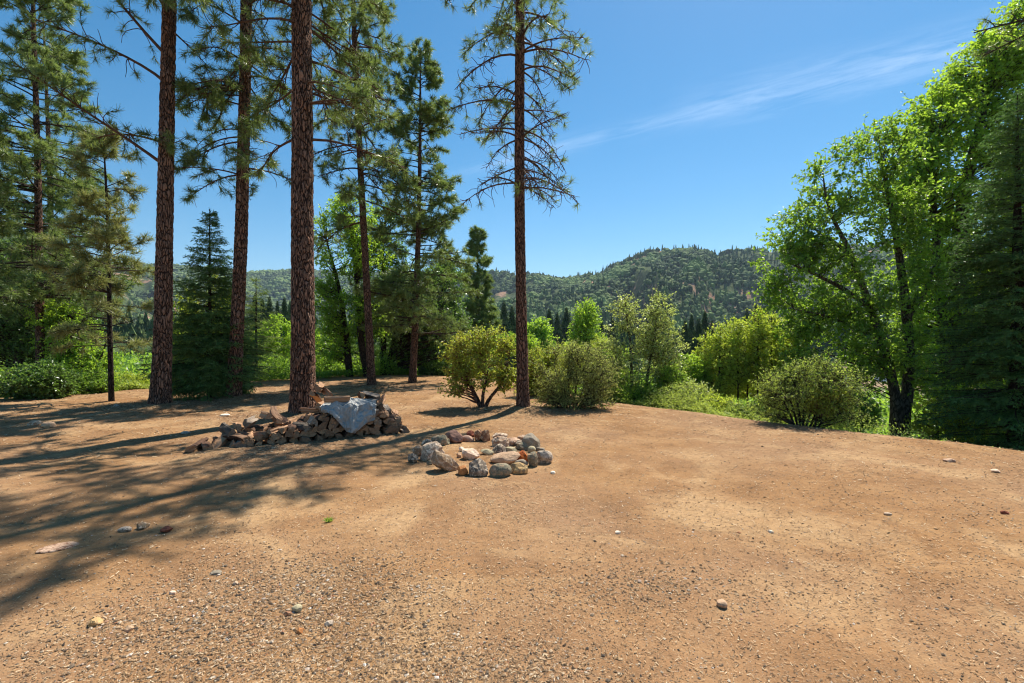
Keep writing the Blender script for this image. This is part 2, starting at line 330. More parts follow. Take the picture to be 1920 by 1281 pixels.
def hill_mat():
    m, t, b, o = mat('chaparral_hill', 0.95, 0.05)
    co = objco(t); n1 = noise(t, 0.012, 7, 0.65, co, 0.4); n2 = noise(t, 0.12, 5, 0.7, co)
    c = ramp(t, n2, [(0.35, (0.03, 0.05, 0.02)), (0.55, (0.07, 0.095, 0.035)), (0.75, (0.12, 0.14, 0.055))])
    c = mixc(t, ramp(t, n1, [(0.54, 0.0), (0.59, 1.0)]), c, (0.34, 0.20, 0.13))
    c = mixc(t, ramp(t, n1, [(0.30, 0.6), (0.42, 0.0)]), c, (0.11, 0.15, 0.05))
    t.links.new(c, b.inputs['Base Color']); bump(t, n2, 1.0, 2.5, b); return m
M['hill'] = hill_mat()

# ------------------------------------------------------------------ ground and hills: one polar sheet
def polar(rs, az):
    rg, ag = np.meshgrid(rs, az, indexing='ij'); x = rg * np.sin(ag); y = rg * np.cos(ag)
    return x, y
az = np.concatenate([np.linspace(-pi, -radians(56), 26)[:-1], np.radians(np.arange(-56, 56.01, 0.16)), np.linspace(radians(56), pi, 26)[1:]])
rn = [0.4]
while rn[-1] < 16: rn.append(rn[-1] * 1.0075 + 0.001)
while rn[-1] < 230: rn.append(rn[-1] * 1.022)
rf_ = [rn[-1]]
while rf_[-1] < 3200: rf_.append(rf_[-1] * 1.011)
def sheet(name, rs, mt, centre=False):
    x, y = polar(np.array(rs), az); z = height(x, y); n, k = x.shape
    idx = np.arange(n * k).reshape(n, k)
    q = np.stack([idx[:-1, :-1], idx[1:, :-1], idx[1:, 1:], idx[:-1, 1:]], -1).reshape(-1, 4)[:, ::-1]
    mb = MB().add(np.stack([x, y, z], -1), q)
    if centre:
        mb.add([[0, 0, h1(0, 0)]], np.zeros((0, 3), int)); fan = np.stack([idx[0, :-1], idx[0, 1:], np.full(k - 1, n * k)], -1)
        mb.F.append((fan[:, ::-1], 0, True))
    o = mb.build(name, mt); return tag(o, kind='structure'), x.ravel(), y.ravel()
g, gx, gy = sheet('ground', rn, M['ground'], True)
d = outside(gx, gy)
wild = sst(0.15, 1.6, d + 0.5 * fbm(xy3(gx / 1.1, gy / 1.1), 3, 44))
pk = lambda cx, cy, rx, ry, a: a * np.exp(-(((gx - cx) / rx) ** 2 + ((gy - cy) / ry) ** 2))
grav = pk(-1.35, 3.0, 0.9, 0.42, 0.42) + pk(-1.6, 2.45, 1.2, 0.4, 0.25) + pk(-0.2, 2.2, .7, .25, .22) + pk(5, 4.2, 2.8, 1.8, 0.10) + pk(1.0, 3.0, .8, .3, .2)
for nm, a in (('wild', wild), ('gravel', grav)):
    A = g.data.attributes.new(nm, 'FLOAT', 'POINT'); A.data.foreach_set('value', np.concatenate([a, [0]]).astype(np.float32))
sheet('hills', rf_, M['hill'])

def river():
    m, t, b, o = mat('river_water', 0.12, 0.5); b.inputs['Base Color'].default_value = (0.05, 0.10, 0.13, 1)
    bump(t, noise(t, 1.2, 5, 0.7, objco(t, 1, 0.6, 1)), 0.6, 0.35, b)
    P = []
    for i in range(len(RIV) - 1):
        for s_ in np.linspace(0, 1, 8, endpoint=False): P.append(RIV[i] * (1 - s_) + RIV[i + 1] * s_)
    P = np.array(P); T = nrm(np.gradient(P, axis=0)); Nn = np.stack([-T[:, 1], T[:, 0]], -1); wd = 13.0
    cols = np.linspace(-wd, wd, 12); V = P[:, None, :] + Nn[:, None, :] * cols[None, :, None]
    V3 = np.concatenate([V, np.full(V.shape[:2] + (1,), -7.3)], -1); idx = np.arange(V.shape[0] * 12).reshape(-1, 12)
    q = np.stack([idx[:-1, :-1], idx[:-1, 1:], idx[1:, 1:], idx[1:, :-1]], -1).reshape(-1, 4)
    tag(MB().add(V3, q).build('river', m), kind='structure')
river()

# ------------------------------------------------------------------ growth helpers
def rdir(n): return nrm(R.normal(size=(n, 3)))
def grow(o, d, L, K, grav=0.0, wig=0.15, up=0.0):
    """N paths of K points; grav bends down, up bends the outer end up"""
    o = np.asarray(o, float); d = nrm(np.asarray(d, float)); L = np.asarray(L, float); P = [o]
    n = len(o); dr = R.normal(size=(n, 3)) * wig
    for k in range(1, K):
        t = k / (K - 1)
        dr = dr * 0.7 + R.normal(size=(n, 3)) * wig * 0.5
        d = nrm(d + dr * (1.6 / K) * 3 + np.array([0, 0, 1.0]) * ((-grav * (1 - t * 0.3) + up * t * t) / K)[..., None] if np.ndim(grav) else d + dr * (1.6 / K) * 3 + np.array([0, 0, (-grav + up * t * t) / K]))
        P.append(P[-1] + d * (L / (K - 1))[:, None])
    return np.stack(P, 1)
def at_t(P, t):
    """points and tangents at params t (N,) on paths P (N,K,3)"""
    K = P.shape[1]; f = np.clip(t, 0, 0.9999) * (K - 1); i = f.astype(int); fr = (f - i)[:, None]; r = np.arange(len(P))
    return P[r, i] * (1 - fr) + P[r, i + 1] * fr, nrm(P[r, i + 1] - P[r, i])
def perp(T, side=None):
    a = nrm(np.cross(T, np.array([0.02, 0.01, 1.0]))); b = np.cross(T, a)
    ph = R.uniform(0, 2 * pi, len(T)) if side is None else side
    return a * np.cos(ph)[:, None] + b * np.sin(ph)[:, None]
def tufts(mb, C, D, n=26, L=0.15, wd=0.007, spread=0.75, m=0):
    """needle tufts: n slim blades from each centre C around direction D, set along a short stretch of twig"""
    k = len(C)
    if k == 0: return
    Cr = np.repeat(C, n, 0); Dr = np.repeat(D, n, 0); back = R.uniform(0, 0.09, (k * n, 1)) * (L / 0.15)
    dd = nrm(Dr * R.uniform(0.15, 1.0, (k * n, 1)) + rdir(k * n) * spread)
    ll = L * R.uniform(0.7, 1.15, (k * n, 1)); o = Cr - Dr * back
    sd = nrm(np.cross(dd, rdir(k * n))) * wd * 0.5
    tip = o + dd * ll + np.array([0, 0, -0.012])
    V = np.stack([o - sd, o + sd, tip + sd * 0.35, tip - sd * 0.35], 1); idx = np.arange(k * n * 4).reshape(-1, 4)
    mb.add(V, idx, m, False)
def leaves(mb, C, Ax, size, m=0, flat=0.6, asp=0.55):
    """one leaf per row: C base point, Ax leaf axis"""
    n = len(C)
    if n == 0: return
    up = nrm(rdir(n) + np.array([0, 0, flat * 2])); S = nrm(np.cross(Ax, up)); Nn = np.cross(S, Ax)
    s_ = np.asarray(size) * R.uniform(0.65, 1.25, n); s_ = s_[:, None]
    a = C; tip = C + Ax * s_ - Nn * s_ * 0.12; mid = C + Ax * s_ * 0.45 + Nn * s_ * 0.05
    V = np.stack([a, mid + S * s_ * asp * 0.5, tip, mid - S * s_ * asp * 0.5], 1)
    mb.add(V, np.arange(n * 4).reshape(-1, 4), m, False)
def path_at(pts, z):
    pts = np.asarray(pts); return np.stack([np.interp(z, pts[:, 2], pts[:, i]) for i in (0, 1)] + [np.asarray(z)], -1)
def smooth_path(pts, K):
    pts = np.asarray(pts, float); t = np.linspace(0, 1, len(pts)); tt = np.linspace(0, 1, K); out = np.stack([np.interp(tt, t, pts[:, i]) for i in range(pts.shape[1])], -1)
    k = max(1, K // (len(pts) * 2)); ker = np.ones(2 * k + 1) / (2 * k + 1)
    for i in range(pts.shape[1]):
        e = np.pad(out[:, i], k, mode='reflect', reflect_type='odd'); out[:, i] = np.convolve(e, ker, 'valid')
    return out
def trunk_tube(mb, pts, rad, K, ns, m=0, rough=0.05, flare=0.24):
    P = smooth_path(pts, K); r = np.interp(np.linspace(0, 1, K), np.linspace(0, 1, len(rad)), rad)
    z = P[:, 2] - P[0, 2]; r = r * (1 + flare * np.exp(-z / (rad[0] * 1.6)))
    i0 = len(mb.V); mb.tubes(P[None], r[None], ns, m)
    V = mb.V[i0].reshape(K, ns, 3); a = np.arange(ns) * 2 * pi / ns
    nn = fbm(np.stack([np.cos(a)[None] * 1.6 + 0 * z[:, None], np.sin(a)[None] * 1.6 + 0 * z[:, None], z[:, None] * 1.1 + 0 * a[None]], -1), 3, int(abs(P[0, 0]) * 10))
    V += ((V - P[:, None]) * (nn * rough)[..., None]).astype(np.float32); mb.V[i0] = V.reshape(-1, 3)
    return P

def pine(name, label, px, Y, pts_px, rad, hts, lenf, n_prim=3.2, mats=('bark_mid', 'limb', 'needle'), pitch=0.1, grav=0.5, up=0.6, sec=9, tn=26, tL=0.15, tw=0.009,
         dead=lambda z: 0.0, ns=40, K=260, sub=True, group='pine trees around the yard', azf=None, prim_r=0.022, extra=None, tuft_d=3, top=None, sgrav=0.5, swig=0.35):
    """pts_px: (px, py) up the trunk at depth Y; hts: crown from-to in metres above the root; lenf(t): branch length, t 0 bottom .. 1 top"""
    pts = [P3(a, b, Y) for a, b in pts_px]; b0 = h1(pts[0][0], Y); pts[0][2] = b0 - 0.12
    org = np.array([pts[0][0], Y, b0]); root = thing(name, label, 'pine tree', tuple(org), group)
    rad = [q * 0.84 for q in rad]; tb = MB(); trunk_tube(tb, pts, rad, K, ns, 0)
    pts = np.array(pts); zt = pts[-1, 2]
    z0, z1 = b0 + hts[0], min(b0 + hts[1], zt - 0.02)
    nb = int((z1 - z0) * n_prim) + 1
    z = np.sort(R.uniform(z0, z1, nb)); t = (z - z0) / (z1 - z0 + 1e-6); o = path_at(pts, z)
    a = R.uniform(0, 2 * pi, nb) if azf is None else azf(nb)
    L = np.array([lenf(q) for q in t]) * R.uniform(0.75, 1.15, nb)
    pt = pitch + 0.5 * t ** 2
    d = np.stack([np.cos(a) * np.cos(pt), np.sin(a) * np.cos(pt), np.sin(pt)], -1)
    if extra is not None:
        eo, ed, eL = extra; o = np.concatenate([o, path_at(pts, np.array(eo))]); d = np.concatenate([d, nrm(np.array(ed, float))]); L = np.concatenate([L, eL]); z = np.concatenate([z, eo])
    Pb = grow(o, d, L, 9, grav, 0.13, up)
    pr = np.clip(L * 0.012 + 0.006, 0.008, prim_r * 1.8)
    lb = MB()
    tb.tubes(Pb, pr[:, None] * np.linspace(1, 0.28, 9)[None], 5, 1)
    S = []
    ms = np.maximum(3, (L * sec).astype(int)); rep = np.repeat(np.arange(len(L)), ms); tt = R.uniform(0.18, 1.0, len(rep)) ** 0.8
    so_, sT = at_t(Pb[rep], tt)
    sidev = nrm(np.cross(sT, [0.01, 0.02, 1.0])) * R.choice([-1, 1], len(rep))[:, None]
    sd = nrm(sT * R.uniform(0.35, 0.9, (len(rep), 1)) + sidev * R.uniform(0.35, 1.0, (len(rep), 1)) + np.array([0, 0, 1]) * R.normal(0.05, 0.28, (len(rep), 1)))
    sL = (0.20 + 0.26 * L[rep] * (1.1 - tt)) * R.uniform(0.5, 1.2, len(rep)); sL = np.clip(sL, 0.12, 0.8)
    Ps = grow(so_, sd, sL, 6, sgrav, swig, 1.2 * up)
    tb.tubes(Ps, np.clip(pr[rep] * 0.38, 0.004, 0.012)[:, None] * np.linspace(1, 0.45, 6)[None], 3, 1)
    dd = np.array([dead(q) for q in (z[rep] - z0) / (z1 - z0 + 1e-6)])
    live = R.uniform(0, 1, len(rep)) >= dd
    C = []; D = []
    for tq in [1.0, 0.72, 0.45][:tuft_d]:
        c, T_ = at_t(Ps[live], np.full(live.sum(), tq)); C.append(c); D.append(T_)
    plive = R.uniform(0, 1, len(L)) >= np.array([dead(q) for q in (z - z0) / (z1 - z0 + 1e-6)])
    for tq in (1.0, 0.93, 0.85):
        c, T_ = at_t(Pb[plive], np.full(plive.sum(), tq)); C.append(c); D.append(T_)
    if top:
        zz = np.linspace(z1 - top, z1, 8); C.append(path_at(pts, zz)); D.append(np.tile([0, 0, 1.0], (8, 1)))
    C = np.concatenate(C); D = nrm(np.concatenate(D) + np.array([0, 0, 0.25]))
    tufts(lb, C, D, tn, tL, tw)
    tb.build('trunk', [M[mats[0]], M[mats[1]]], root, org)
    if len(C): lb.build('crown', M[mats[2]], root, org)
    return root

def fir(name, label, px, Y, ytop, base_r, crown_r, z_clear, n_prim, group='fir trees around the yard', zb=None, trunk_r=0.12, mat_='needle_blue', droop=0.35, sec=16, nl=0.055, tw=0.013, azf=None, lab_cat='fir tree', xs=0.0, prof=1.0, tier=0.24, zpow=1.0):
    x = (px - CX) / F * Y; b0 = h1(x, Y) if zb is None else zb; zt = CH - (ytop - CY) / F * Y; H = zt - b0
    org = np.array([x, Y, b0]); root = thing(name, label, lab_cat, tuple(org), group)
    pts = np.array([[x, Y, b0 - 0.1], [x + xs * 0.5, Y, b0 + H * 0.5], [x + xs, Y, zt]]); tb = MB(); trunk_tube(tb, pts, [trunk_r, trunk_r * 0.55, 0.008], 60, 10, 0)
    nb = n_prim; z = b0 + z_clear + (H - z_clear - 0.03) * np.sort(R.uniform(0, 1, nb)) ** zpow; z = np.where(R.uniform(0, 1, nb) < 0.5, np.minimum(np.round(z / tier) * tier + R.normal(0, 0.02, nb), b0 + H - 0.05), z); t = (z - b0 - z_clear) / (H - z_clear)
    o = path_at(pts, z); a = R.uniform(0, 2 * pi, nb) if azf is None else azf(nb)
    L = crown_r * (1 - t) ** prof * R.uniform(0.65, 1.12, nb) * (0.72 + 0.28 * sst(0, 0.15, t)) + 0.10
    pt = -0.12 + 0.55 * t
    d = np.stack([np.cos(a) * np.cos(pt), np.sin(a) * np.cos(pt), np.sin(pt)], -1)
    Pb = grow(o, d, L, 8, droop, 0.06, 0.5)
    tb.tubes(Pb, np.clip(L * 0.010, 0.004, 0.03)[:, None] * np.linspace(1, 0.3, 8)[None], 4, 1)
    ms = np.maximum(5, (L * sec).astype(int)); rep = np.repeat(np.arange(nb), ms); tt = R.uniform(0.08, 0.99, len(rep))
    so_, sT = at_t(Pb[rep], tt); sgn = R.choice([-1, 1], len(rep))[:, None]
    side = nrm(np.cross(sT, [0.0, 0.01, 1.0])) * sgn
    sd = nrm(sT * 0.75 + side * R.uniform(0.5, 1.0, (len(rep), 1)) + np.array([0, 0, -0.22]) + R.normal(0, 0.12, (len(rep), 3)))
    sL = np.clip(0.44 * L[rep] * (1.08 - tt) * R.uniform(0.7, 1.2, len(rep)) + 0.06, 0.06, 0.6)
    Ps = grow(so_, sd, sL, 5, 0.35, 0.08, 0.1)
    lb = MB()
    allP = Ps; cnt = np.maximum(5, (sL / 0.030).astype(int)); rr = np.repeat(np.arange(len(sL)), cnt)
    c, T_ = at_t(allP[rr], R.uniform(0, 1, len(rr)))
    sg = R.choice([-1, 1], len(rr))[:, None]; pv = nrm(np.cross(T_, [0.01, 0, 1.0])) * sg
    ax = nrm(T_ * 0.8 + pv * R.uniform(0.3, 1, (len(rr), 1)) + R.normal(0, 0.22, (len(rr), 3)))
    leaves(lb, c, ax, np.full(len(rr), nl), 0, 0.9, tw / nl)
    # needles along the outer main stems
    cnt = np.maximum(6, (L / 0.03).astype(int)); rr = np.repeat(np.arange(nb), cnt); c, T_ = at_t(Pb[rr], R.uniform(0.35, 1, len(rr)))
    ax = nrm(T_ * 0.8 + rdir(len(rr)) * 0.8); leaves(lb, c, ax, np.full(len(rr), nl), 0, 0.9, tw / nl)
    zz = b0 + H - np.linspace(0, 0.35, 30); cc = path_at(pts, zz); leaves(lb, cc, nrm(rdir(30) + [0, 0, 1.0]), np.full(30, nl), 0, 0.2, tw / nl)
    tb.build('trunk', [M['bark_dark'], M['limb_dark']], root, org); lb.build('crown', M[mat_], root, org)
    return root

def broadleaf(name, label, cat, base, stems, blobs, ncl, leafm, size=0.07, twigs=7, per=7, tl=0.30, mats=('bark_grey', 'limb_dark'), group=None, gap=0.0, ns=14, asp=0.6, flat=0.5, droop=0.15, shell=0.55, lr=1.0, seed=0, wig=0.25):
    """stems: list of (list of world points, [radii]); blobs: (centre, (rx, ry, rz), weight)"""
    org = np.array(base, float); root = thing(name, label, cat, tuple(org), group); tb = MB(); SP = []; SR = []
    for pts, rad in stems:
        P = trunk_tube(tb, pts, rad, 40 + 8 * len(pts), ns, 0, 0.05, 0.2); r = np.interp(np.linspace(0, 1, len(P)), np.linspace(0, 1, len(rad)), rad); SP.append(P); SR.append(r)
    SP = np.concatenate(SP); SR = np.concatenate(SR)
    wts = np.array([b[2] if len(b) > 2 else (b[1][0] * b[1][1] * b[1][2]) ** 0.7 for b in blobs], float); wts /= wts.sum(); C = []
    for b, wt in zip(blobs, wts):
        k = int(round(ncl * wt * 1.0)); dd = rdir(k); rr = R.uniform(0, 1, (k, 1)) ** (1 / 3) * (1 - shell) + shell * R.uniform(0.8, 1.05, (k, 1)) ** 1
        rr = np.minimum(rr, 1.08) * (1 + 0.42 * fbm(dd * 1.7 + seed + b[0][0] * 3, 2, 77)[:, None] + np.where(R.uniform(0, 1, (k, 1)) < 0.06, 0.22, 0)); C.append(np.array(b[0]) + dd * rr * np.array(b[1]))
    C = np.concatenate(C)
    if gap: C = C[fbm(C / 0.55, 2, 50 + seed) > gap]
    gz = height(C[:, 0], C[:, 1]); C[:, 2] = np.maximum(C[:, 2], gz + 0.12)
    n = len(C)
    # attach each cluster to a lower point of the nearest stem
    idx = np.empty(n, int)
    for s0 in range(0, n, 400):
        dv = C[s0:s0 + 400, None, :] - SP[None]; ds = np.linalg.norm(dv, axis=2); cost = ds + 1.2 * np.maximum(0, 0.35 * ds - dv[..., 2]); idx[s0:s0 + 400] = cost.argmin(1)
    A = SP[idx]; ds = np.linalg.norm(C - A, axis=1)
    mid = A * 0.5 + C * 0.5 + np.stack([R.normal(0, 0.1, n), R.normal(0, 0.1, n), np.abs(R.normal(0.06, 0.08, n))], -1) * ds[:, None]
    t = np.linspace(0, 1, 7)[None, :, None]; Pb = (1 - t) ** 2 * A[:, None] + 2 * t * (1 - t) * mid[:, None] + t * t * C[:, None]
    Pb += R.normal(0, 0.02, Pb.shape) * ds[:, None, None] * np.sin(pi * t)
    r0 = np.minimum(SR[idx] * 0.5, 0.006 + 0.011 * ds) * lr
    tb.tubes(Pb, r0[:, None] * np.linspace(1, 0.3, 7)[None], 4, 1)
    # twigs
    rep = np.repeat(np.arange(n), twigs); out = nrm(C - A)
    tt = R.uniform(0.55, 1.0, len(rep)); o, T_ = at_t(Pb[rep], tt)
    d = nrm(out[rep] * 0.5 + rdir(len(rep)) + np.array([0, 0, 0.25]))
    Pt = grow(o, d, tl * R.uniform(0.5, 1.25, len(rep)), 5, droop, wig)
    tb.tubes(Pt, np.full((len(rep), 1), 0.0042) * np.linspace(1, 0.5, 5)[None], 3, 1)
    rr = np.repeat(np.arange(len(rep)), per); c, T_ = at_t(Pt[rr], R.uniform(0.15, 1.0, len(rr)))
    ax = nrm(T_ * 0.6 + rdir(len(rr)) * 0.9 + np.array([0, 0, -0.15])); lb = MB()
    leaves(lb, c, ax, np.full(len(rr), size), 0, flat, asp)
    tb.build('trunk', [M[mats[0]], M[mats[1]]], root, org); lb.build('crown', M[leafm], root, org)
    return root
def B(px, py, Y, rx, ry, rY, wt=None):
    """crown lobe given in photo pixels at depth Y"""
    k = Y / F; b = (P3(px, py, Y), (rx * k, rY, ry * k)); return b if wt is None else b + (wt,)
def S(pxs, Y, rad, base=True, dY=0):
    pts = [P3(a, b, Y + dY * i / max(1, len(pxs) - 1)) for i, (a, b) in enumerate(pxs)]
    if base: pts[0][2] = h1(pts[0][0], pts[0][1]) - 0.05
    return (pts, rad)

# ------------------------------------------------------------------ the tall pines
def side_az(*pairs):
    """azimuth sampler from (centre degrees, spread, weight)"""
    c = np.array([p[0] for p in pairs]); s_ = np.array([p[1] for p in pairs]); wv = np.array([p[2] for p in pairs], float); wv /= wv.sum()
    def f(n):
        k = R.choice(len(c), n, p=wv); return np.radians(c[k] + R.normal(0, 1, n) * s_[k])
    return f
L_, R_ = 180, 0
# slim pine in front of the view, centre
pine('tall_pine', 'slender pine beside the manzanita bush with drooping curled branches high above the stone ring', 980, 10.5,
     [(981, 770), (977, 560), (974, 380), (974, 200), (975, 60), (976, -150), (978, -420), (980, -640)], [0.165, 0.135, 0.13, 0.125, 0.12, 0.10, 0.07, 0.02],
     (4.5, 14.5), lambda t: 1.25 + 0.9 * t if t < 0.7 else 1.88 * (1 - (t - 0.7) * 2.0), 9.5, ('bark_mid', 'limb', 'needle'), 0.25, 1.3, 0.9, 15, 34, 0.15, 0.009,
     dead=lambda t: 0.92 if t < 0.16 else (0.72 if t < 0.33 else 0.35), tuft_d=1, sgrav=1.1, swig=0.75, K=420, ns=56,
     extra=([5.55, 5.7], [(0.9, -0.2, -0.25), (0.8, 0.3, -0.2)], [0.75, 0.6]))
# big pine by the woodpile
pine('tall_pine', 'thickest pine with deep furrowed red bark, rising right behind the woodpile and grey tarp', 568, 9.7,
     [(568, 779), (568, 640), (567, 480), (567, 300), (566, 120), (565, -60), (565, -400), (566, -800)], [0.275, 0.262, 0.247, 0.235, 0.22, 0.21, 0.17, 0.03],
     (5.0, 15.5), lambda t: 1.9 if t < 0.7 else 1.9 * (1 - (t - 0.7) * 2.2), 6.0, ('bark_red', 'limb', 'needle'), 0.0, 0.7, 0.8, 12, 34, 0.17, 0.010,
     dead=lambda t: 0.62 if t < 0.3 else 0.3, tuft_d=2, sgrav=0.8, swig=0.5, K=700, ns=110, azf=side_az((0, 60, 1.3), (180, 50, 0.8), (90, 60, 0.8)))
# left big pine
pine('tall_pine', 'thick red-barked pine left of the small dark fir, with one long arching branch reaching left', 302, 10.9,
     [(300, 766), (305, 640), (308, 480), (311, 300), (315, 120), (318, -40), (322, -400), (325, -760)], [0.232, 0.206, 0.191, 0.176, 0.163, 0.155, 0.120, 0.026],
     (8.3, 16), lambda t: 1.8 if t < 0.7 else 1.8 * (1 - (t - 0.7) * 2.2), 4.4, ('bark_red', 'limb', 'needle'), 0.0, 0.6, 0.8, 11, 34, 0.17, 0.010,
     dead=lambda t: 0.35, tuft_d=2, sgrav=0.8, swig=0.5, K=700, ns=110,
     extra=([5.45, 5.95, 6.0, 7.3, 7.9, 5.9, 6.1], [(-0.8, -0.25, 0.75), (-0.9, -0.2, 0.4), (0.5, -0.8, 0.0), (-0.7, -0.25, 0.8), (-0.8, -0.2, 0.9), (0.9, -0.4, 0.1), (-0.3, -0.9, 0.1)], [2.9, 1.9, 0.5, 2.6, 2.8, 0.7, 0.5]))
# leaning pine right of the fir
pine('tall_pine', 'reddish pine leaning slightly right, standing just right of the small dark fir', 440, 12.4,
     [(438, 750), (443, 640), (451, 480), (456, 300), (460, 120), (462, -40), (466, -350), (470, -600)], [0.202, 0.184, 0.175, 0.166, 0.156, 0.147, 0.101, 0.028],
     (5.3, 15.5), lambda t: 1.7 if t < 0.7 else 1.7 * (1 - (t - 0.7) * 2.2), 7.0, ('bark_red', 'limb', 'needle'), 0.1, 1.1, 0.7, 13, 34, 0.17, 0.011,
     dead=lambda t: 0.5 if t < 0.3 else 0.35, tuft_d=2, sgrav=0.9, swig=0.6, K=600, ns=90, azf=side_az((180, 45, 1.2), (0, 50, 0.8), (270, 50, 0.5)))
# leaning slim pine with dense crown
pine('tall_pine', 'slim left-leaning pine with a full crown behind the right end of the woodpile', 697, 15.6,
     [(697, 727), (691, 600), (683, 450), (676, 320), (670, 200), (664, 60), (658, -120), (650, -330)], [0.164, 0.135, 0.123, 0.115, 0.107, 0.094, 0.074, 0.016],
     (5.2, 17.5), lambda t: 1.75 if t < 0.5 else 1.8 * (1 - (t - 0.5) * 1.7), 9.5, ('bark_mid', 'limb', 'needle'), 0.0, 0.7, 0.7, 12, 32, 0.17, 0.013,
     dead=lambda t: 0.62 if t < 0.3 else 0.25, tuft_d=2, sgrav=0.7, swig=0.5, K=300, ns=40)
# conical full pine
pine('conical_pine', 'full conical pine with live branches almost to the ground, left of the manzanita bush', 775, 17.7,
     [(773, 716), (779, 600), (784, 450), (787, 320), (788, 200), (788, 90)], [0.17, 0.14, 0.11, 0.08, 0.05, 0.012],
     (1.7, 12.4), lambda t: 0.35 + 1.95 * (1 - t) ** 0.75, 16, ('bark_mid', 'limb_dark', 'needle'), 0.05, 0.35, 0.9, 10, 26, 0.16, 0.015,
     dead=lambda t: 0.30 if t < 0.15 else 0.05, tuft_d=2, K=160, ns=24, top=0.5)
# left dense pair
pine('conical_pine', 'tall dense pine at the left edge of the picture, the thicker trunk of the pair', 72, 16.5,
     [(76, 720), (74, 560), (72, 400), (69, 250), (64, 100), (60, -60), (56, -230)], [0.152, 0.136, 0.120, 0.100, 0.080, 0.056, 0.012],
     (3.0, 17.5), lambda t: 0.4 + 2.3 * (1 - t) ** 0.7, 11, ('bark_mid', 'limb_dark', 'needle'), 0.05, 0.4, 0.9, 7.5, 30, 0.19, 0.016,
     dead=lambda t: 0.40 if t < 0.2 else 0.08, tuft_d=2, K=160, ns=24)
pine('conical_pine', 'thinner dark-stemmed pine close behind the tall dense one at the left edge', 97, 19.5,
     [(98, 700), (97, 560), (95, 400), (90, 250), (84, 100), (80, 20)], [0.15, 0.13, 0.11, 0.08, 0.05, 0.012],
     (3.5, 14.6), lambda t: 0.4 + 1.9 * (1 - t) ** 0.7, 9, ('bark_mid', 'limb_dark', 'needle'), 0.05, 0.4, 0.9, 7, 28, 0.19, 0.018,
     dead=lambda t: 0.40 if t < 0.2 else 0.10, tuft_d=2, K=120, ns=16)
pine('young_pine', 'slender young pine with pale yellow-green needles, at the dirt edge left of the thick pine', 207, 12.1,
     [(209, 757), (206, 640), (204, 520), (201, 400), (196, 300), (193, 262)], [0.075, 0.062, 0.052, 0.04, 0.022, 0.008],
     (1.3, 6.6), lambda t: 0.30 + 1.15 * (1 - t) ** 0.75 * (1 if t > 0.12 else 0.7), 13, ('bark_dark', 'limb_dark', 'needle_light'), 0.15, 0.35, 0.9, 8, 30, 0.18, 0.013,
     dead=lambda t: 0.55 if t < 0.2 else 0.12, tuft_d=2, K=120, ns=18, top=0.4)
pine('conical_pine', 'small distant pointed pine beyond the manzanita, right of the full conical pine', 897, 33,
     [(897, 700), (896, 560), (895, 430)], [0.22, 0.14, 0.02],
     (1.5, 30), lambda t: 0.4 + 1.6 * (1 - t) ** 0.8, 16, ('bark_dark', 'limb_dark', 'needle'), 0.05, 0.3, 0.8, 10, 20, 0.24, 0.026,
     dead=lambda t: 0.12, tuft_d=2, K=60, ns=10, top=0.5)
# small dark fir
fir('young_fir', 'small dark green fir with a bare pointed tip, between two red-barked pines', 393, 12.6, 392, 0, 1.5, 0.3, 560, trunk_r=0.075, droop=0.25, zpow=1.5, prof=1.0, sec=24, nl=0.065, tw=0.02)

# ------------------------------------------------------------------ fir, alder and big leafy tree on the right
fir('fir_tree', 'large dark drooping fir at the right edge of the picture', 1908, 11.0, 175, 0, 2.1, 0.5, 640, zb=h1(11.4, 11.0), trunk_r=0.21, droop=0.4, prof=0.7, sec=17, nl=0.08, tw=0.025, tier=0.42)
Y = 13.2
broadleaf('alder_tree', 'alder forking into two dark stems at the yard edge, its airy crown against the sky', 'leafy tree', gpt(1683, Y),
    [S([(1680, 850), (1684, 775), (1679, 742), (1666, 680), (1641, 601), (1617, 536), (1592, 467), (1566, 420), (1548, 371), (1543, 320)], Y, [0.216, 0.180, 0.122, 0.112, 0.097, 0.083, 0.065, 0.047, 0.032, 0.011]),
     S([(1690, 850), (1692, 775), (1703, 742), (1705, 646), (1696, 553), (1688, 491), (1677, 422), (1665, 359), (1652, 290), (1645, 240)], Y, [0.194, 0.173, 0.137, 0.126, 0.112, 0.090, 0.072, 0.054, 0.032, 0.011], dY=0.4),
     S([(1630, 575), (1580, 540), (1520, 510), (1470, 490)], Y, [0.07, 0.055, 0.035, 0.01], False), S([(1655, 640), (1600, 610), (1540, 590), (1490, 580)], Y, [0.06, 0.045, 0.03, 0.01], False),
     S([(1597, 480), (1560, 450), (1520, 425), (1490, 405)], Y, [0.055, 0.04, 0.025, 0.01], False), S([(1700, 600), (1740, 540), (1760, 470)], Y, [0.07, 0.05, 0.02], False)],
    [B(1545, 372, Y, 56, 56, 1.0), B(1500, 430, Y, 46, 50, 1.0), B(1570, 470, Y, 80, 60, 1.3), B(1472, 500, Y, 40, 40, 0.9), B(1642, 285, Y, 66, 60, 1.1), B(1675, 390, Y, 70, 75, 1.2), B(1463, 550, Y, 32, 34, 0.8),
     B(1530, 550, Y, 70, 52, 1.2), B(1620, 560, Y, 70, 60, 1.2), B(1700, 500, Y, 60, 80, 1.2), B(1560, 630, Y, 62, 46, 1.1), B(1660, 650, Y, 76, 60, 1.2), B(1730, 690, Y, 40, 40, 0.8), B(1600, 690, Y, 50, 36, 0.9), B(1500, 615, Y, 34, 34, 0.8)],
    900, 'leaf_alder', 0.098, 8, 8, 0.44, gap=-0.05, asp=0.62, shell=0.2, lr=0.7)
Y = 15
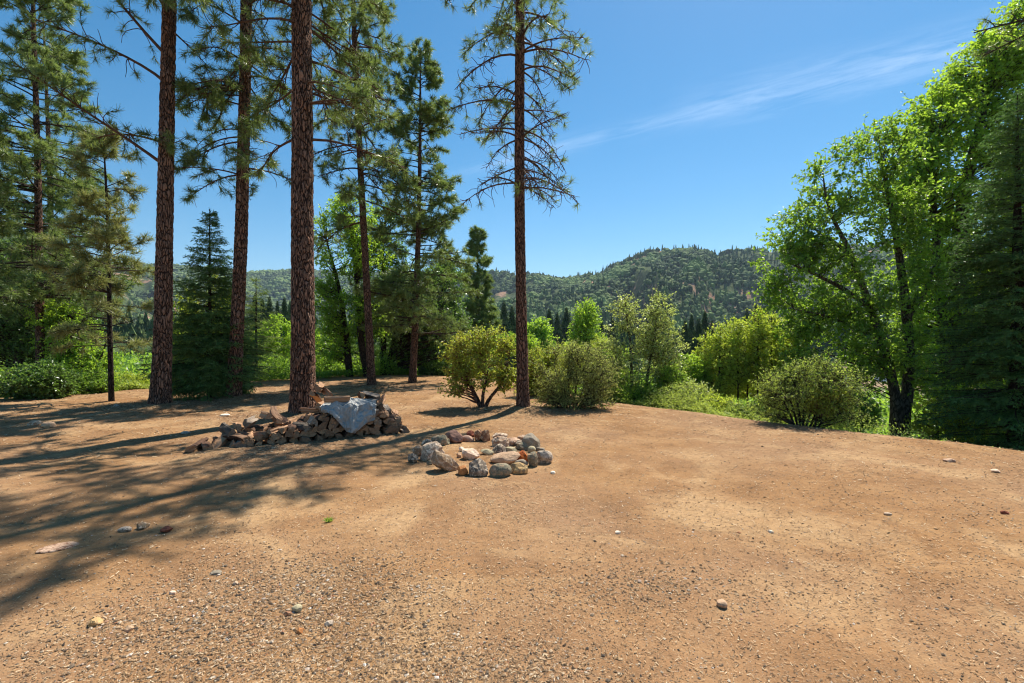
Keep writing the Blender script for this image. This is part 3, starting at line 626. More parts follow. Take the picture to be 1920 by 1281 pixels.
broadleaf('tall_leafy_tree', 'towering bright green leafy tree behind the dark fir, reaching highest at right', 'leafy tree', gpt(1800, Y),
    [S([(1800, 800), (1795, 600), (1800, 400), (1840, 220), (1880, 80)], Y, [0.28, 0.24, 0.18, 0.10, 0.03]), S([(1805, 760), (1900, 560), (1960, 300), (1990, 60)], Y, [0.2, 0.17, 0.1, 0.03]), S([(1797, 700), (1760, 500), (1745, 330), (1765, 220)], Y, [0.16, 0.12, 0.08, 0.02])],
    [B(1735, 255, Y, 46, 50, 1.2), B(1775, 195, Y, 48, 55, 1.2), B(1712, 330, Y, 40, 55, 1.2), B(1822, 140, Y, 45, 50, 1.2), B(1860, 130, Y, 58, 70, 1.4), B(1915, 80, Y, 50, 60, 1.4), B(1960, 40, Y, 70, 90, 1.5), B(1750, 370, Y, 62, 70, 1.4), B(1840, 280, Y, 90, 90, 1.6), B(1930, 230, Y, 90, 110, 1.6),
     B(1765, 480, Y, 75, 80, 1.4), B(1860, 430, Y, 100, 100, 1.8), B(1960, 400, Y, 80, 120, 1.5), B(1770, 610, Y, 85, 80, 1.4), B(1880, 600, Y, 100, 100, 1.6), B(1720, 700, Y, 70, 55, 1.2), B(1830, 720, Y, 80, 60, 1.2)],
    1900, 'leaf_bright', 0.115, 7, 8, 0.5, gap=-0.22, asp=0.6, shell=0.4)
# a pine outside the frame whose dead branch tip hangs into the top right corner
pine('tall_pine', 'pine mostly out of the frame whose dead twig hangs into the top right corner', 2150, 9.5,
     [(2150, 800), (2150, 500), (2150, 200), (2150, -100), (2150, -500)], [0.2, 0.18, 0.16, 0.14, 0.02], (10.2, 13), lambda t: 1.4, 2.5, ('bark_mid', 'limb_dark', 'needle'), dead=lambda t: 0.5, tuft_d=1, K=60, ns=16,
     extra=([8.25, 8.4], [(-1.0, 0.02, 0.05), (-1.0, 0.1, 0.02)], [3.15, 2.7]))

# ------------------------------------------------------------------ bushes along the yard edge
Y = 11.0
broadleaf('manzanita_bush', 'manzanita bush with twisted red stems and bright leaves, left of the slender pine', 'bush', gpt(905, Y),
    [S([(903, 768), (893, 745), (878, 715), (862, 685), (855, 655)], Y, [0.055, 0.045, 0.035, 0.02, 0.008]), S([(908, 768), (917, 748), (937, 725), (950, 695), (955, 665)], Y, [0.05, 0.04, 0.03, 0.02, 0.008]),
     S([(905, 766), (905, 738), (915, 705), (908, 665), (905, 640)], Y, [0.045, 0.035, 0.025, 0.015, 0.006])],
    [B(868, 668, Y, 42, 40, 0.5), B(915, 645, Y, 48, 32, 0.5), B(955, 675, Y, 32, 38, 0.45), B(900, 695, Y, 62, 26, 0.6), B(852, 718, Y, 26, 20, 0.35), B(952, 716, Y, 28, 18, 0.35)],
    430, 'leaf_manz', 0.050, 6, 8, 0.20, ('bark_mid', 'limb_red'), gap=-0.25, asp=0.7, shell=0.45)
Y = 13.2
broadleaf('manzanita_bush', 'manzanita bush with orange-tinged leaves, half hidden behind the slender pine', 'bush', gpt(1015, Y),
    [S([(1012, 765), (1010, 720), (1000, 680)], Y, [0.04, 0.03, 0.01]), S([(1018, 765), (1030, 720), (1035, 680)], Y, [0.04, 0.03, 0.01])],
    [B(1005, 680, Y, 35, 32, 0.5), B(1030, 700, Y, 32, 38, 0.5), B(1000, 725, Y, 34, 26, 0.5)], 200, 'leaf_manz', 0.055, 6, 8, 0.22, ('bark_mid', 'limb_red'), asp=0.7)
Y = 10.9
broadleaf('olive_bush', 'rounded grey-green small-leaved bush just right of the slender pine', 'bush', gpt(1075, Y),
    [S([(1070 + q, 778), (1070 + q * 3, 735), (1070 + q * 6, 690)], Y, [0.022, 0.015, 0.006]) for q in (-9, -5, -1, 3, 7, 11)],
    [B(1050, 695, Y, 46, 42, 0.5), B(1040, 750, Y, 36, 18, 0.4), B(1095, 755, Y, 50, 18, 0.5), B(1100, 688, Y, 46, 42, 0.55), B(1078, 732, Y, 68, 32, 0.6), B(1062, 665, Y, 38, 24, 0.4), B(1125, 715, Y, 32, 34, 0.4)],
    370, 'leaf_grey', 0.038, 8, 9, 0.32, ('bark_dark', 'limb_dark'), asp=0.5, shell=0.3, droop=0.2, gap=-0.2)
Y = 8.95
broadleaf('olive_bush', 'yellow-green fine-leaved bush at the crest edge before the forked alder', 'bush', gpt(1512, Y),
    [S([(1505 + q, 798), (1508 + q * 2.6, 765), (1512 + q * 5, 725)], Y, [0.022, 0.015, 0.006]) for q in (-12, -8, -4, 0, 5, 10, 14)],
    [B(1478, 728, Y, 44, 34, 0.45), B(1470, 778, Y, 40, 14, 0.4), B(1520, 782, Y, 60, 14, 0.4), B(1575, 776, Y, 40, 14, 0.4), B(1520, 700, Y, 44, 28, 0.45), B(1562, 728, Y, 42, 34, 0.45), B(1500, 758, Y, 60, 26, 0.5), B(1560, 758, Y, 40, 22, 0.4), B(1590, 720, Y, 24, 18, 0.3), B(1450, 750, Y, 22, 24, 0.3)],
    380, 'leaf_cover', 0.038, 8, 9, 0.30, ('bark_dark', 'limb_dark'), asp=0.5, shell=0.3, droop=0.2, gap=-0.2)
Y = 8.9
broadleaf('manzanita_bush', 'small bright leafy manzanita growing inside the fine-leaved bush at the crest', 'bush', gpt(1550, Y),
    [S([(1530, 800), (1545, 780), (1565, 760)], Y, [0.02, 0.015, 0.006]), S([(1528, 800), (1530, 775), (1540, 752)], Y, [0.02, 0.014, 0.006])],
    [B(1555, 750, Y - 0.15, 30, 20, 0.3), B(1535, 760, Y - 0.15, 22, 16, 0.25)], 70, 'leaf_manz', 0.042, 6, 8, 0.14, ('bark_dark', 'limb_red'), asp=0.7)
Y = 13.6
broadleaf('young_tree', 'pale shimmering young tree, left of two pointed ones right of the rounded bush', 'young tree', gpt(1182, Y),
    [S([(1184, 760), (1184, 656), (1176, 600), (1172, 560)], Y, [0.05, 0.035, 0.02, 0.006]), S([(1176, 760), (1158, 690), (1150, 640)], Y, [0.03, 0.02, 0.006])],
    [B(1173, 590, Y, 26, 34, 0.5), B(1172, 640, Y, 38, 42, 0.6), B(1165, 690, Y, 46, 40, 0.7), B(1185, 730, Y, 40, 28, 0.6)], 310, 'leaf_willow', 0.055, 7, 7, 0.32, asp=0.6, shell=0.3, gap=-0.2)
broadleaf('young_tree', 'pale shimmering young tree, right of two pointed ones right of the rounded bush', 'young tree', gpt(1215, Y),
    [S([(1206, 760), (1214, 700), (1227, 630), (1236, 560)], Y, [0.055, 0.04, 0.022, 0.006]), S([(1210, 760), (1240, 700), (1262, 650)], Y, [0.03, 0.02, 0.006])],
    [B(1236, 592, Y, 26, 38, 0.5), B(1236, 645, Y, 40, 42, 0.6), B(1238, 695, Y, 44, 40, 0.7), B(1225, 735, Y, 40, 26, 0.6)], 330, 'leaf_willow', 0.055, 7, 7, 0.32, asp=0.6, shell=0.3, gap=-0.2)
sp = [(1322, 628, 14.5, 'leftmost sapling of the lime green thicket, shorter than its neighbours'), (1347, 612, 14.0, 'second sapling from the left in the lime green thicket'), (1366, 606, 15.0, 'third sapling from the left in the lime green thicket'),
      (1384, 596, 14.2, 'fourth sapling from the left in the lime green thicket'), (1402, 602, 15.2, 'fifth sapling from the left in the lime green thicket'), (1420, 582, 14.0, 'tallest sapling standing in the middle of the lime green thicket'),
      (1446, 590, 14.6, 'fourth sapling from the right in the lime green thicket'), (1466, 600, 15.4, 'third sapling from the right in the lime green thicket'), (1484, 612, 14.2, 'second sapling from the right, by the forked alder'),
      (1502, 640, 13.6, 'rightmost sapling of the thicket, half behind the fine-leaved bush')]
for px, top, Y, lb in sp:
    j = R.uniform(-5, 5)
    broadleaf('alder_sapling', 'straight thin-stemmed ' + lb, 'sapling', gpt(px, Y), [S([(px, 790), (px + j * 0.5, 690), (px + j, top)], Y, [0.03, 0.022, 0.006])],
        [B(px + j, top + 26, Y, 14, 26, 0.35), B(px + j * 0.6, top + 66, Y, 24, 36, 0.5), B(px + j * 0.4, top + 108, Y, 22, 26, 0.5)], 120, 'leaf_lime', 0.070, 6, 7, 0.28, ('bark_dark', 'limb_dark'), group='saplings in the thicket on the slope', asp=0.55, shell=0.4)
def shrub(px, py, Y, rx, ry, leaf, label, ncl=110, size=0.05, name='shrub', group='shrubs below the yard edge', ns=4, tw=6, per=8, tl=0.22):
    k = Y / F; return broadleaf(name, label, 'shrub', gpt(px, Y), [S([(px + q * rx * 0.1, 800), (px + q * rx * 0.35, py + ry * 0.3), (px + q * rx * 0.6, py - ry * 0.4)], Y, [0.025, 0.016, 0.005]) for q in np.linspace(-1, 1, ns)],
        [B(px, py, Y, rx, ry, rx * k), B(px - rx * 0.5, py + ry * 0.35, Y, rx * 0.6, ry * 0.6, rx * k * 0.7), B(px + rx * 0.5, py + ry * 0.3, Y, rx * 0.6, ry * 0.6, rx * k * 0.7)], ncl, leaf, size, tw, per, tl, ('bark_dark', 'limb_dark'), group=group, asp=0.6, shell=0.45, ns=8)
shrub(1262, 722, 13.0, 28, 42, 'leaf_bright', 'glossy green shrub at the right foot of the two pale young trees', 170)
shrub(1142, 700, 14.2, 38, 52, 'leaf_bright', 'tall fresh green shrub between rounded bush and the two pale young trees', 240, 0.06)
shrub(1292, 712, 14.2, 40, 48, 'leaf_bright', 'tall fresh green shrub filling the gap left of the thicket', 260, 0.06)
shrub(1210, 745, 12.9, 44, 24, 'leaf_bright', 'low fresh green shrub hiding the feet of the two pale young trees', 170, 0.05)
shrub(1300, 748, 12.6, 34, 30, 'leaf_willow', 'low pale shrub on the slope between the young trees and the thicket', 170)
shrub(1345, 765, 11.6, 34, 22, 'leaf_lime', 'low yellow-green shrub under the left of the thicket', 130)
shrub(1392, 780, 10.8, 34, 18, 'leaf_cover', 'low weedy shrub under the middle of the thicket', 130, 0.045)
shrub(1440, 772, 11.4, 30, 26, 'leaf_alder', 'dark green shrub touching the left of the fine-leaved crest bush', 130)
shrub(1258, 705, 18.0, 24, 30, 'leaf_alder', 'dark leafy shrub beside the river glimpse, left of the water', 110, 0.06)
shrub(1128, 672, 15.0, 28, 40, 'leaf_lime', 'lime green shrub rising behind the rounded grey-green bush', 130, 0.06)
shrub(1060, 668, 18.0, 38, 26, 'leaf_lime', 'yellow-green shrub right of the slender pine, behind the bushes', 130, 0.065)
shrub(1505, 700, 12.4, 40, 50, 'leaf_alder', 'dark leafy shrub between the thicket and the forked alder', 170, 0.06)
shrub(1600, 770, 11.2, 44, 36, 'leaf_alder', 'shaded shrub just left of the alder foot', 150, 0.06)
shrub(1780, 790, 12.5, 60, 40, 'leaf_lime', 'sunlit yellow-green shrub behind the low fir branches', 170, 0.055)
shrub(1880, 800, 13.5, 60, 40, 'leaf_bright', 'sunlit shrub at the right edge behind the fir trunk', 150, 0.06)
Y = 24
broadleaf('pointed_leafy_tree', 'pointed yellow-green tree standing between the slender pine and the pale young trees', 'leafy tree', gpt(1098, Y),
    [S([(1100, 760), (1099, 650), (1097, 580)], Y, [0.12, 0.08, 0.02])], [B(1098, 596, Y, 22, 26, 0.7), B(1096, 632, Y, 36, 36, 1.0), B(1094, 672, Y, 48, 38, 1.3)], 330, 'leaf_bright', 0.10, 6, 8, 0.42, asp=0.6)
Y = 62
broadleaf('round_leafy_tree', 'small round bright tree in the valley, just right of the slender pine', 'leafy tree', gpt(1008, Y),
    [S([(1008, 700), (1008, 620)], Y, [0.25, 0.1])], [B(1008, 622, Y, 24, 24, 1.8), B(995, 640, Y, 18, 20, 1.5), B(1018, 645, Y, 20, 20, 1.5)], 260, 'leaf_bright', 0.24, 6, 7, 0.9, asp=0.7)

# ------------------------------------------------------------------ leafy trees and shrubs behind the pines, left
Y = 21
broadleaf('oak_tree', 'dark leafy oak behind the pine pair at the left edge', 'leafy tree', gpt(30, Y), [S([(40, 740), (30, 600), (20, 460)], Y, [0.22, 0.16, 0.04]), S([(44, 740), (90, 600), (120, 520)], Y, [0.16, 0.1, 0.03])],
    [B(20, 500, Y, 70, 60, 1.6), B(80, 540, Y, 70, 60, 1.6), B(0, 590, Y, 90, 70, 1.8), B(100, 630, Y, 80, 60, 1.6), B(30, 680, Y, 90, 45, 1.6), B(150, 590, Y, 40, 45, 1.0)], 900, 'leaf_dark', 0.10, 6, 8, 0.5, asp=0.6, shell=0.5)
Y = 17
broadleaf('oak_tree', 'lower bright-leaved oak between the pine pair and the slender young pine', 'leafy tree', gpt(150, Y), [S([(150, 740), (150, 660), (140, 600)], Y, [0.08, 0.06, 0.02]), S([(154, 740), (185, 680), (200, 640)], Y, [0.06, 0.04, 0.02])],
    [B(135, 640, Y, 45, 40, 0.9), B(160, 685, Y, 50, 38, 0.9), B(110, 600, Y, 35, 34, 0.7), B(190, 705, Y, 30, 26, 0.6)], 380, 'leaf_bright', 0.085, 6, 8, 0.36, asp=0.6)
GL = 'shrubs along the left and back edge of the yard'
shrub(72, 715, 13.0, 56, 32, 'leaf_dark', 'dense glossy rounded shrub at the left edge of the yard', 330, 0.075, group=GL, tw=7)
shrub(10, 722, 14.0, 34, 34, 'leaf_bright', 'bright shrub cut by the left border of the picture', 150, 0.065, group=GL)
shrub(180, 722, 14.0, 30, 26, 'leaf_alder', 'small shrub just left of the slender young pine trunk', 130, 0.055, group=GL)
shrub(245, 722, 15.5, 36, 22, 'leaf_lime', 'low yellow-green shrub between young pine and thick left pine', 130, 0.055, group=GL)
shrub(352, 640, 18.0, 36, 95, 'leaf_lime', 'tall backlit yellow-green shrub showing left behind the small fir', 300, 0.075, group=GL)
shrub(415, 620, 18.5, 32, 100, 'leaf_lime', 'tall backlit yellow-green shrub showing right behind the small fir', 300, 0.075, group=GL)
shrub(512, 640, 23.0, 42, 48, 'leaf_bright', 'broad bright shrub between the leaning red pine and the woodpile pine', 260, 0.09, group=GL)
shrub(500, 688, 21.5, 46, 24, 'leaf_alder', 'low shaded shrub at the back edge, left of the woodpile pine', 200, 0.06, group=GL)
shrub(560, 690, 23.0, 30, 34, 'leaf_bright', 'bright shrub hidden mostly by the thick woodpile pine', 120, 0.07, group=GL)
shrub(618, 690, 22.6, 34, 22, 'leaf_bright', 'low bright shrub right of the woodpile pine, at the back edge', 170, 0.06, group=GL)
shrub(738, 686, 22.4, 36, 26, 'leaf_alder', 'low dark shrub between the leaning slim pine and the conical pine', 200, 0.06, group=GL)
shrub(818, 690, 22.0, 34, 22, 'leaf_dark', 'low dark shrub right of the conical pine foot', 170, 0.06, group=GL)
shrub(640, 662, 23.0, 36, 40, 'leaf_dark', 'dark shrub at the feet of the backlit oak stems', 220, 0.08, group=GL)
shrub(706, 655, 24.0, 36, 46, 'leaf_dark', 'tall dark shrub right behind the leaning slim pine trunk', 240, 0.08, group=GL)
shrub(782, 655, 24.0, 40, 44, 'leaf_alder', 'tall shaded shrub right behind the conical pine trunk', 240, 0.08, group=GL)
shrub(590, 660, 24.0, 30, 44, 'leaf_alder', 'shaded shrub just right of the thick woodpile pine trunk', 200, 0.08, group=GL)
fir('young_fir', 'soft green young fir peeking out right behind the leaning red pine', 480, 19, 520, 0, 1.3, 0.3, 130, trunk_r=0.07, droop=0.3, prof=0.7, nl=0.07, tw=0.016, mat_='needle')
Y = 20.5
broadleaf('oak_tree', 'backlit oak with two dark leaning stems, right behind the woodpile pine', 'leafy tree', gpt(660, Y),
    [S([(656, 715), (648, 620), (636, 540), (612, 450)], Y, [0.15, 0.12, 0.09, 0.03]), S([(690, 715), (676, 640), (670, 540), (664, 450), (650, 400)], Y, [0.17, 0.14, 0.11, 0.07, 0.02])],
    [B(618, 430, Y, 44, 56, 1.2), B(662, 400, Y, 45, 46, 1.2), B(640, 480, Y, 50, 50, 1.3), B(695, 470, Y, 42, 60, 1.2), B(612, 560, Y, 34, 46, 1.0), B(655, 590, Y, 50, 50, 1.2), B(705, 590, Y, 40, 50, 1.1), B(625, 645, Y, 36, 34, 0.9)],
    900, 'leaf_bright', 0.095, 6, 8, 0.42, ('bark_dark', 'limb_dark'), gap=-0.12, asp=0.6, shell=0.4)
Y = 22
broadleaf('oak_tree', 'shaded dark oak between the leaning slim pine and the conical pine', 'leafy tree', gpt(722, Y),
    [S([(718, 715), (720, 600), (718, 430)], Y, [0.15, 0.11, 0.03]), S([(722, 700), (748, 600), (756, 500)], Y, [0.1, 0.07, 0.02])],
    [B(722, 430, Y, 36, 60, 1.1), B(745, 500, Y, 40, 55, 1.2), B(728, 580, Y, 46, 50, 1.2), B(760, 620, Y, 44, 46, 1.1), B(825, 560, Y, 36, 56, 1.0), B(835, 630, Y, 34, 46, 1.0)],
    700, 'leaf_dark', 0.10, 6, 8, 0.45, ('bark_dark', 'limb_dark'), gap=-0.1, asp=0.6, shell=0.4)

Y = 24
broadleaf('oak_tree', 'dense dark green tree filling the gap right of the conical pine', 'leafy tree', gpt(835, Y), [S([(835, 715), (836, 600), (832, 520)], Y, [0.16, 0.11, 0.03])],
    [B(830, 540, Y, 40, 60, 1.3), B(845, 620, Y, 46, 56, 1.4), B(800, 640, Y, 36, 40, 1.2)], 420, 'leaf_dark', 0.11, 6, 8, 0.45, ('bark_dark', 'limb_dark'), asp=0.6, shell=0.4)
# ------------------------------------------------------------------ undergrowth and weeds (uncountable)
def cover(name, label, fx, n, leaf, hgt, size):
    x, y = fx(n); x = x + R.normal(0, 0.12, n); y = y + R.normal(0, 0.12, n); z = height(x, y)
    clump = sst(-0.15, 0.5, fbm(xy3(x / 0.8, y / 0.8), 3, 61)); z = z + 0.02 + R.uniform(0, 1, n) ** 0.8 * hgt * (0.25 + clump)
    mb = MB(); leaves(mb, np.stack([x, y, z], -1), nrm(rdir(n) + np.array([0, 0, 0.5])), size * np.maximum(1, np.hypot(x, y) / 16), 0, 0.5, 0.5)
    return tag(mb.build(name, M[leaf]), label, 'undergrowth', kind='stuff')
def band(p0, p1, wd):
    def f(n):
        t = R.uniform(0, 1, n); a, b = np.array(p0), np.array(p1); d_ = b - a; nn = np.array([-d_[1], d_[0]]) / np.hypot(*d_); q = R.uniform(0, 1, n) ** 1.3 * wd
        wob = 0.5 * fbm(np.stack([t * 9, t * 0, t * 0], -1), 3, 71)
        return a[0] + d_[0] * t + nn[0] * (q + wob), a[1] + d_[1] * t + nn[1] * (q + wob)
    return f
cover('undergrowth', 'bright low weeds along the left edge of the yard', band((-10.4, 15.9), (-15.5, 12.6), -3.5), 16000, 'leaf_cover', 0.42, 0.06)
cover('undergrowth', 'low weeds at the back edge behind the pines', band((-10.6, 17.2), (-3.0, 22.4), 4.0), 22000, 'leaf_alder', 0.9, 0.075)
cover('undergrowth', 'tall weeds down the slope right of the slender pine', band((2.6, 12.2), (5.9, 8.6), 3.5), 22000, 'leaf_cover', 0.55, 0.045)
cover('undergrowth', 'sunlit grass and weeds around the alder foot', band((5.6, 9.0), (10.5, 5.5), 3.5), 16000, 'leaf_cover', 0.45, 0.045)
shrub(1420, 700, 17.0, 60, 45, 'leaf_lime', 'broad lime shrub filling the gap behind the thicket', 260, 0.07)
shrub(1330, 700, 16.5, 40, 40, 'leaf_bright', 'bright shrub behind the left of the thicket', 200, 0.065)
shrub(1150, 735, 12.6, 34, 36, 'leaf_bright', 'bright green shrub wedged between rounded bush and pale young tree', 170, 0.05)
shrub(960, 645, 20.0, 50, 24, 'leaf_bright', 'bright shrub top showing behind the manzanita', 200, 0.07)
cover('undergrowth', 'mass of bushes covering the slope and flat towards the river', lambda n: (R.uniform(-60, 45, n), R.uniform(26, 100, n)), 110000, 'leaf_alder', 2.2, 0.13)

# ------------------------------------------------------------------ valley conifers and hillside forest
def conifer_geo(mb, x, y, z, H, r, tiers=8, pts=11, m=0):
    n = len(x); a0 = R.uniform(0, 6.28, n); O = np.stack([x, y, z], -1)
    for k in range(tiers):
        t = k / tiers; zt = z + H * (0.16 + 0.84 * t + 0.84 / tiers * 1.9); zt = np.minimum(zt, z + H); zb_ = z + H * (0.12 + 0.84 * t)
        a = a0[:, None] + k * 0.7 + np.arange(pts) * 2 * pi / pts; rr = (r * (1 - t) ** 0.8)[:, None] * np.where(np.arange(pts) % 2, 0.45, 1.0) * R.uniform(0.7, 1.15, (n, pts)) + 0.05 * r[:, None]
        ring = np.stack([x[:, None] + np.cos(a) * rr, y[:, None] + np.sin(a) * rr, zb_[:, None] + R.normal(0, 0.015, (n, pts)) * H[:, None]], -1)
        top = np.stack([x, y, zt], -1)[:, None]; V = np.concatenate([ring, top], 1); base = (np.arange(n) * (pts + 1))[:, None]
        q = np.stack([base + np.arange(pts), base + (np.arange(pts) + 1) % pts, base + pts + 0 * np.arange(pts)], -1).reshape(-1, 3); mb.add(V, q, m, False)
fm, t, b, o = mat('forest_foliage', 0.9, 0.1)
fc = ramp(t, island(t), [(0.0, (0.038, 0.066, 0.028)), (0.5, (0.08, 0.12, 0.045)), (0.85, (0.14, 0.19, 0.065)), (1.0, (0.21, 0.25, 0.09))])
t.links.new(mixc(t, ramp(t, noise(t, 0.010, 3, 0.5, objco(t)), [(0.5, 0.0), (0.60, 0.7)]), fc, (0.20, 0.28, 0.09)), b.inputs['Base Color']); bump(t, noise(t, 1.4, 4, 0.7, objco(t)), 0.9, 0.5, b); M['forest'] = fm
ico = bpy.data.meshes.new('tmp'); import bmesh
def ico_np(sub):
    bm = bmesh.new(); bmesh.ops.create_icosphere(bm, subdivisions=sub, radius=1); V = np.array([v.co[:] for v in bm.verts]); Fc = np.array([[v.index for v in f.verts] for f in bm.faces]); bm.free(); return V, Fc
def blobs_geo(mb, x, y, z, r, hs_=1.1, sub=1, flat=True):
    V, Fc = ico_np(sub); n = len(x); k = len(V)
    j = R.uniform(0.72, 1.25, (n, k, 1)); P = V[None] * j * r[:, None, None] * np.array([1, 1, hs_]) + np.stack([x, y, z + r * 0.35], -1)[:, None]
    mb.add(P, (Fc[None] + (np.arange(n) * k)[:, None, None]).reshape(-1, 3), 0, not flat)
def polar_pts(n, r0, r1, a0=-50, a1=50, p=1.0):
    a = np.radians(R.uniform(a0, a1, n)); u = R.uniform(0, 1, n); r = (r0 ** (p + 1) + u * (r1 ** (p + 1) - r0 ** (p + 1))) ** (1 / (p + 1)) if p != -1 else r0 * (r1 / r0) ** u
    return r * np.sin(a), r * np.cos(a)
mb = MB()
x, y = polar_pts(42000, 230, 1250, -42, 50, 0.4); z = height(x, y); gapn = fbm(xy3(x / 70, y / 70), 4, 81)
keep = (gapn < 0.17 + 0.06 * R.normal(size=len(x))) & (fbm(xy3(x / 22, y / 22), 2, 83) < 0.38); x, y, z = x[keep], y[keep], z[keep]; rr = np.hypot(x, y)
blobs_geo(mb, x, y, z, R.uniform(1.6, 3.6, len(x)) * (0.8 + rr / 1200))
tag(mb.build('hillside_brush', fm), 'dark green oak brush covering the far hillsides', 'forest', kind='stuff')
mb = MB(); x, y = polar_pts(9000, 250, 1150, -45, 50, 0.3); z = height(x, y); m1 = fbm(xy3(x / 90, y / 90), 3, 91) + 0.35 * sst(700, 350, np.hypot(x, y)) > 0.06; x, y, z = x[m1], y[m1], z[m1]
conifer_geo(mb, x, y, z, R.uniform(7, 15, len(x)), R.uniform(1.6, 2.8, len(x)), 4, 7)
x, y = polar_pts(9000, 1250, 2000, -42, -5, 0.5); z = height(x, y); blobs_geo(mb, x, y, z, R.uniform(4, 8, len(x)))
tag(mb.build('hillside_forest', fm), 'conifer woods on the far hills and ridge lines', 'forest', kind='stuff')
mb = MB(); x, y = polar_pts(900, 130, 300, -48, 50, 0.8); ok = rivd(x, y) > 24; x, y = x[ok], y[ok]; z = height(x, y); conifer_geo(mb, x, y, z, R.uniform(8, 16, len(x)), R.uniform(1.8, 3.0, len(x)), 8, 11)
x, y = polar_pts(1800, 120, 280, -48, 50, 0.6); ok = rivd(x, y) > 17; x, y = x[ok], y[ok]; z = height(x, y); blobs_geo(mb, x, y, z, R.uniform(1.2, 3.0, len(x)), 1.1, 2)
tag(mb.build('valley_forest', fm), 'dark woods on the valley floor below the hills', 'forest', kind='stuff')
# nearer valley conifers, each a thing; crown and trunk copied
def proto_conifer():
    root = thing('valley_conifer', '', 'conifer', (0, 0, -60)); mb = MB(); tb = MB(); tb.tubes(np.array([[[0, 0, -0.5], [0, 0, 6.0], [0, 0, 11.6]]]), np.array([[0.28, 0.16, 0.03]]), 8)
    conifer_geo(mb, np.zeros(1), np.zeros(1), np.full(1, 0.6), np.full(1, 11.4), np.full(1, 1.5), 15, 15)
    n = 5200; t_ = R.uniform(0, 1, n) ** 1.25; a = R.uniform(0, 6.28, n); r_ = 2.5 * (1 - t_) ** 0.9 * R.uniform(0.45, 1.05, n) * (0.8 + 0.2 * np.sin(a * 3 + t_ * 40)); C = np.stack([np.cos(a) * r_, np.sin(a) * r_, 1.0 + t_ * 11.2], -1)
    leaves(mb, C, nrm(np.stack([np.cos(a), np.sin(a), -0.25 + t_ * 0.9], -1) + R.normal(0, 0.3, (n, 3))), 0.42 * (1 - 0.65 * t_), 0, 0.5, 0.35)
    tb.build('trunk', M['limb_dark'], root); mb.build('crown', fm, root); return root
pc = proto_conifer(); first = True
VC = [(478, 545, 95), (492, 556, 110), (505, 552, 100), (520, 560, 112), (533, 553, 98), (547, 562, 108), (945, 560, 120), (960, 570, 105), (1030, 575, 125), (1045, 582, 115), (1062, 572, 130), (1128, 596, 110), (1148, 590, 118), (1285, 590, 88), (1297, 578, 92), (1310, 586, 84), (1322, 572, 95), (1335, 590, 86), (1400, 570, 98), (1418, 560, 105), (1436, 566, 96), (1452, 575, 90)]
refs = {478: 'just right of the leaning red pine', 945: 'left of the slender pine', 1030: 'right of the slender pine above the round tree', 1128: 'right of the pointed yellow-green tree', 1285: 'above the river glimpse', 1400: 'above the lime green thicket'}
ords = ['first', 'second', 'third', 'fourth', 'fifth', 'sixth', 'seventh', 'eighth', 'ninth', 'tenth', 'eleventh', 'twelfth', 'thirteenth', 'fourteenth', 'fifteenth', 'sixteenth', 'seventeenth', 'eighteenth', 'nineteenth', 'twentieth', 'twenty-first', 'twenty-second', 'twenty-third', 'twenty-fourth', 'twenty-fifth', 'twenty-sixth', 'twenty-seventh', 'twenty-eighth', 'twenty-ninth', 'thirtieth', 'thirty-first', 'thirty-second']
cur = None; cnt = 0
for px, top, Y in VC:
    if px in refs: cur = refs[px]; cnt = 0
    top += 12 if px > 1280 else 5
    r_ = pc if first else pc.copy()
    if not first:
        sc.collection.objects.link(r_)
        for ch in list(pc.children):
            c = ch.copy(); sc.collection.objects.link(c); c.parent = r_
    first = False; x = (px - CX) / F * Y; g_ = h1(x, Y); Ht = CH - (top - CY) / F * Y - g_; s_ = Ht / 12.2
    r_.location = (x, Y, g_); r_.scale = (s_ * R.uniform(1.1, 1.5),) * 2 + (s_,); r_.rotation_euler = (0, 0, R.uniform(0, 6))
    tag(r_, 'dark valley conifer, %s of the row %s' % (ords[cnt], cur), 'conifer', 'conifers on the valley floor'); cnt += 1

